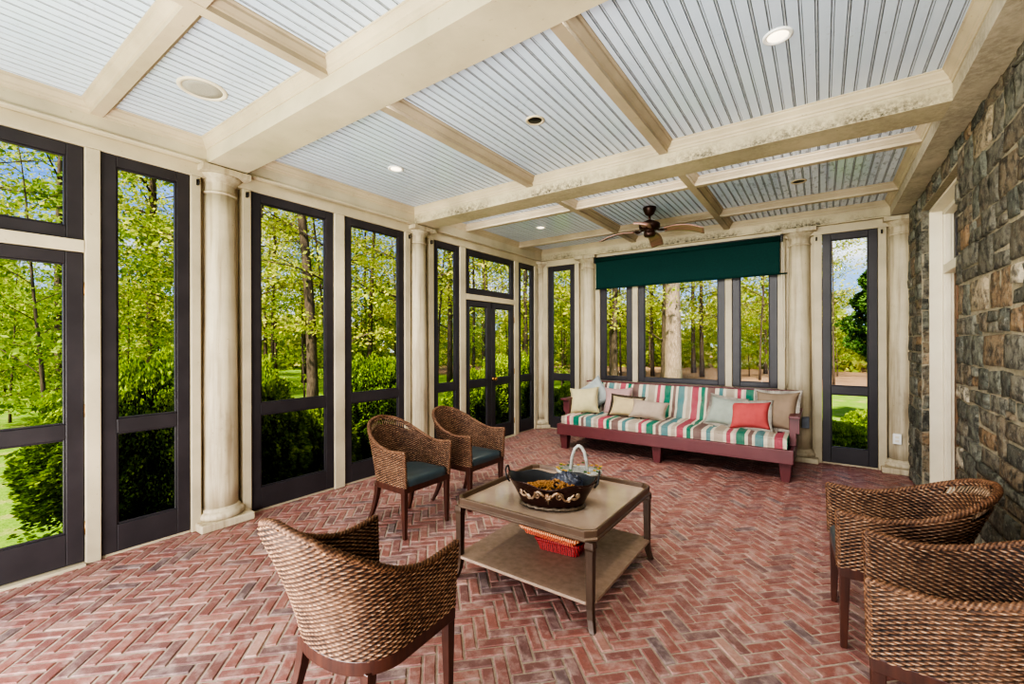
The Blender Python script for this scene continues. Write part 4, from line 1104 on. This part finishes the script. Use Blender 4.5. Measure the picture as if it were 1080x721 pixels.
# ------------------------------------------------------------------ light
w=bpy.data.worlds.new('sky'); sc.world=w; w.use_nodes=True; nt=w.node_tree; N=nt.nodes; bgn=N['Background']
tc=N.new('ShaderNodeTexCoord'); sep=N.new('ShaderNodeSeparateXYZ'); nt.links.new(tc.outputs['Generated'],sep.inputs[0])
rp=N.new('ShaderNodeValToRGB'); cr=rp.color_ramp
for p,c in ((0.,(.50,.74,1,1)),(.25,(.14,.36,.95,1)),(.9,(.10,.30,.9,1))):
    e=cr.elements.new(p) if p not in (0.,) else cr.elements[0]; e.position=p; e.color=c
nt.links.new(sep.outputs[2],rp.inputs[0])
mp=N.new('ShaderNodeMapping'); mp.inputs['Scale'].default_value=(1,1,2.6); nt.links.new(tc.outputs['Generated'],mp.inputs[0])
nz=N.new('ShaderNodeTexNoise'); nz.inputs['Scale'].default_value=3.2; nz.inputs['Detail'].default_value=7; nz.inputs['Roughness'].default_value=.6; nt.links.new(mp.outputs[0],nz.inputs[0])
cl=N.new('ShaderNodeValToRGB'); cl.color_ramp.elements[0].position=.48; cl.color_ramp.elements[1].position=.66; nt.links.new(nz.outputs['Fac'],cl.inputs[0])
mx=N.new('ShaderNodeMix'); mx.data_type='RGBA'; nt.links.new(cl.outputs[0],mx.inputs[0]); nt.links.new(rp.outputs[0],mx.inputs[6]); mx.inputs[7].default_value=(1.05,1.08,1.15,1)
nt.links.new(mx.outputs[2],bgn.inputs[0]); bgn.inputs[1].default_value=1.0
S_=bpy.data.lights.new('sun','SUN'); S_.energy=11; S_.angle=R(3); S_.color=(1,.95,.84); so=bpy.data.objects.new('sun',S_); COL.objects.link(so)
so.rotation_euler=Vector((-.14,.78,-1)).to_track_quat('-Z','Y').to_euler()
def area(name,loc,to,sx,sy,e,col=(1,1,1),sp=180):
    L=bpy.data.lights.new(name,'AREA'); L.shape='RECTANGLE'; L.size=sx; L.size_y=sy; L.energy=e; L.color=col; L.spread=R(sp)
    o=bpy.data.objects.new(name,L); COL.objects.link(o); o.location=loc; o.rotation_euler=(Vector(to)-Vector(loc)).to_track_quat('-Z','Y').to_euler(); return o
area('fill_front',(-2.3,-1.15,1.5),(-1.0,4,1.2),3.2,2.5,85,(1,.975,.94))  # added fill light behind the camera
area('fill_low',(-1.6,-1.05,.55),(-1.3,4.2,3.0),3.6,1.0,150,(1,.98,.95))  # second added fill, low and aimed up at the ceiling
area('hidden_fill_strip',(-1.7,1.80,3.07),(-1.7,3.3,1.9),4.2,.08,40,(1,.98,.95),110)  # added fill strip, unseen behind the first beam; no fixture there
area('hidden_fill_strip',(-1.7,4.02,3.06),(-1.7,5.4,2.2),4.2,.08,22,(1,.98,.95),140)  # same added strip behind the second beam, brightens the far bay

# ------------------------------------------------------------------ camera and view
cam=bpy.data.cameras.new('camera'); cam.sensor_width=36; cam.lens=36*463.5/1080; cam.shift_y=1.6/1080; cam.clip_start=.05; cam.clip_end=400
co=bpy.data.objects.new('camera',cam); COL.objects.link(co)
yaw=R(35.193); fw=Vector((-math.sin(yaw),math.cos(yaw),0)); rt=Vector((math.cos(yaw),math.sin(yaw),0)); up=Vector((0,0,1)); ro=-.0024
r2=rt*math.cos(ro)+up*math.sin(ro); u2=-rt*math.sin(ro)+up*math.cos(ro)
mt=Matrix((r2,u2,-fw)).transposed().to_4x4(); mt.translation=(0,0,1.5); co.matrix_world=mt
sc.camera=co
sc.view_settings.view_transform='AgX'; sc.view_settings.look='AgX - High Contrast'; sc.view_settings.exposure=.52; sc.view_settings.gamma=1
sc.cycles.use_denoising=True; sc.cycles.max_bounces=8; sc.cycles.diffuse_bounces=5; sc.cycles.transparent_max_bounces=12; sc.cycles.sample_clamp_indirect=6
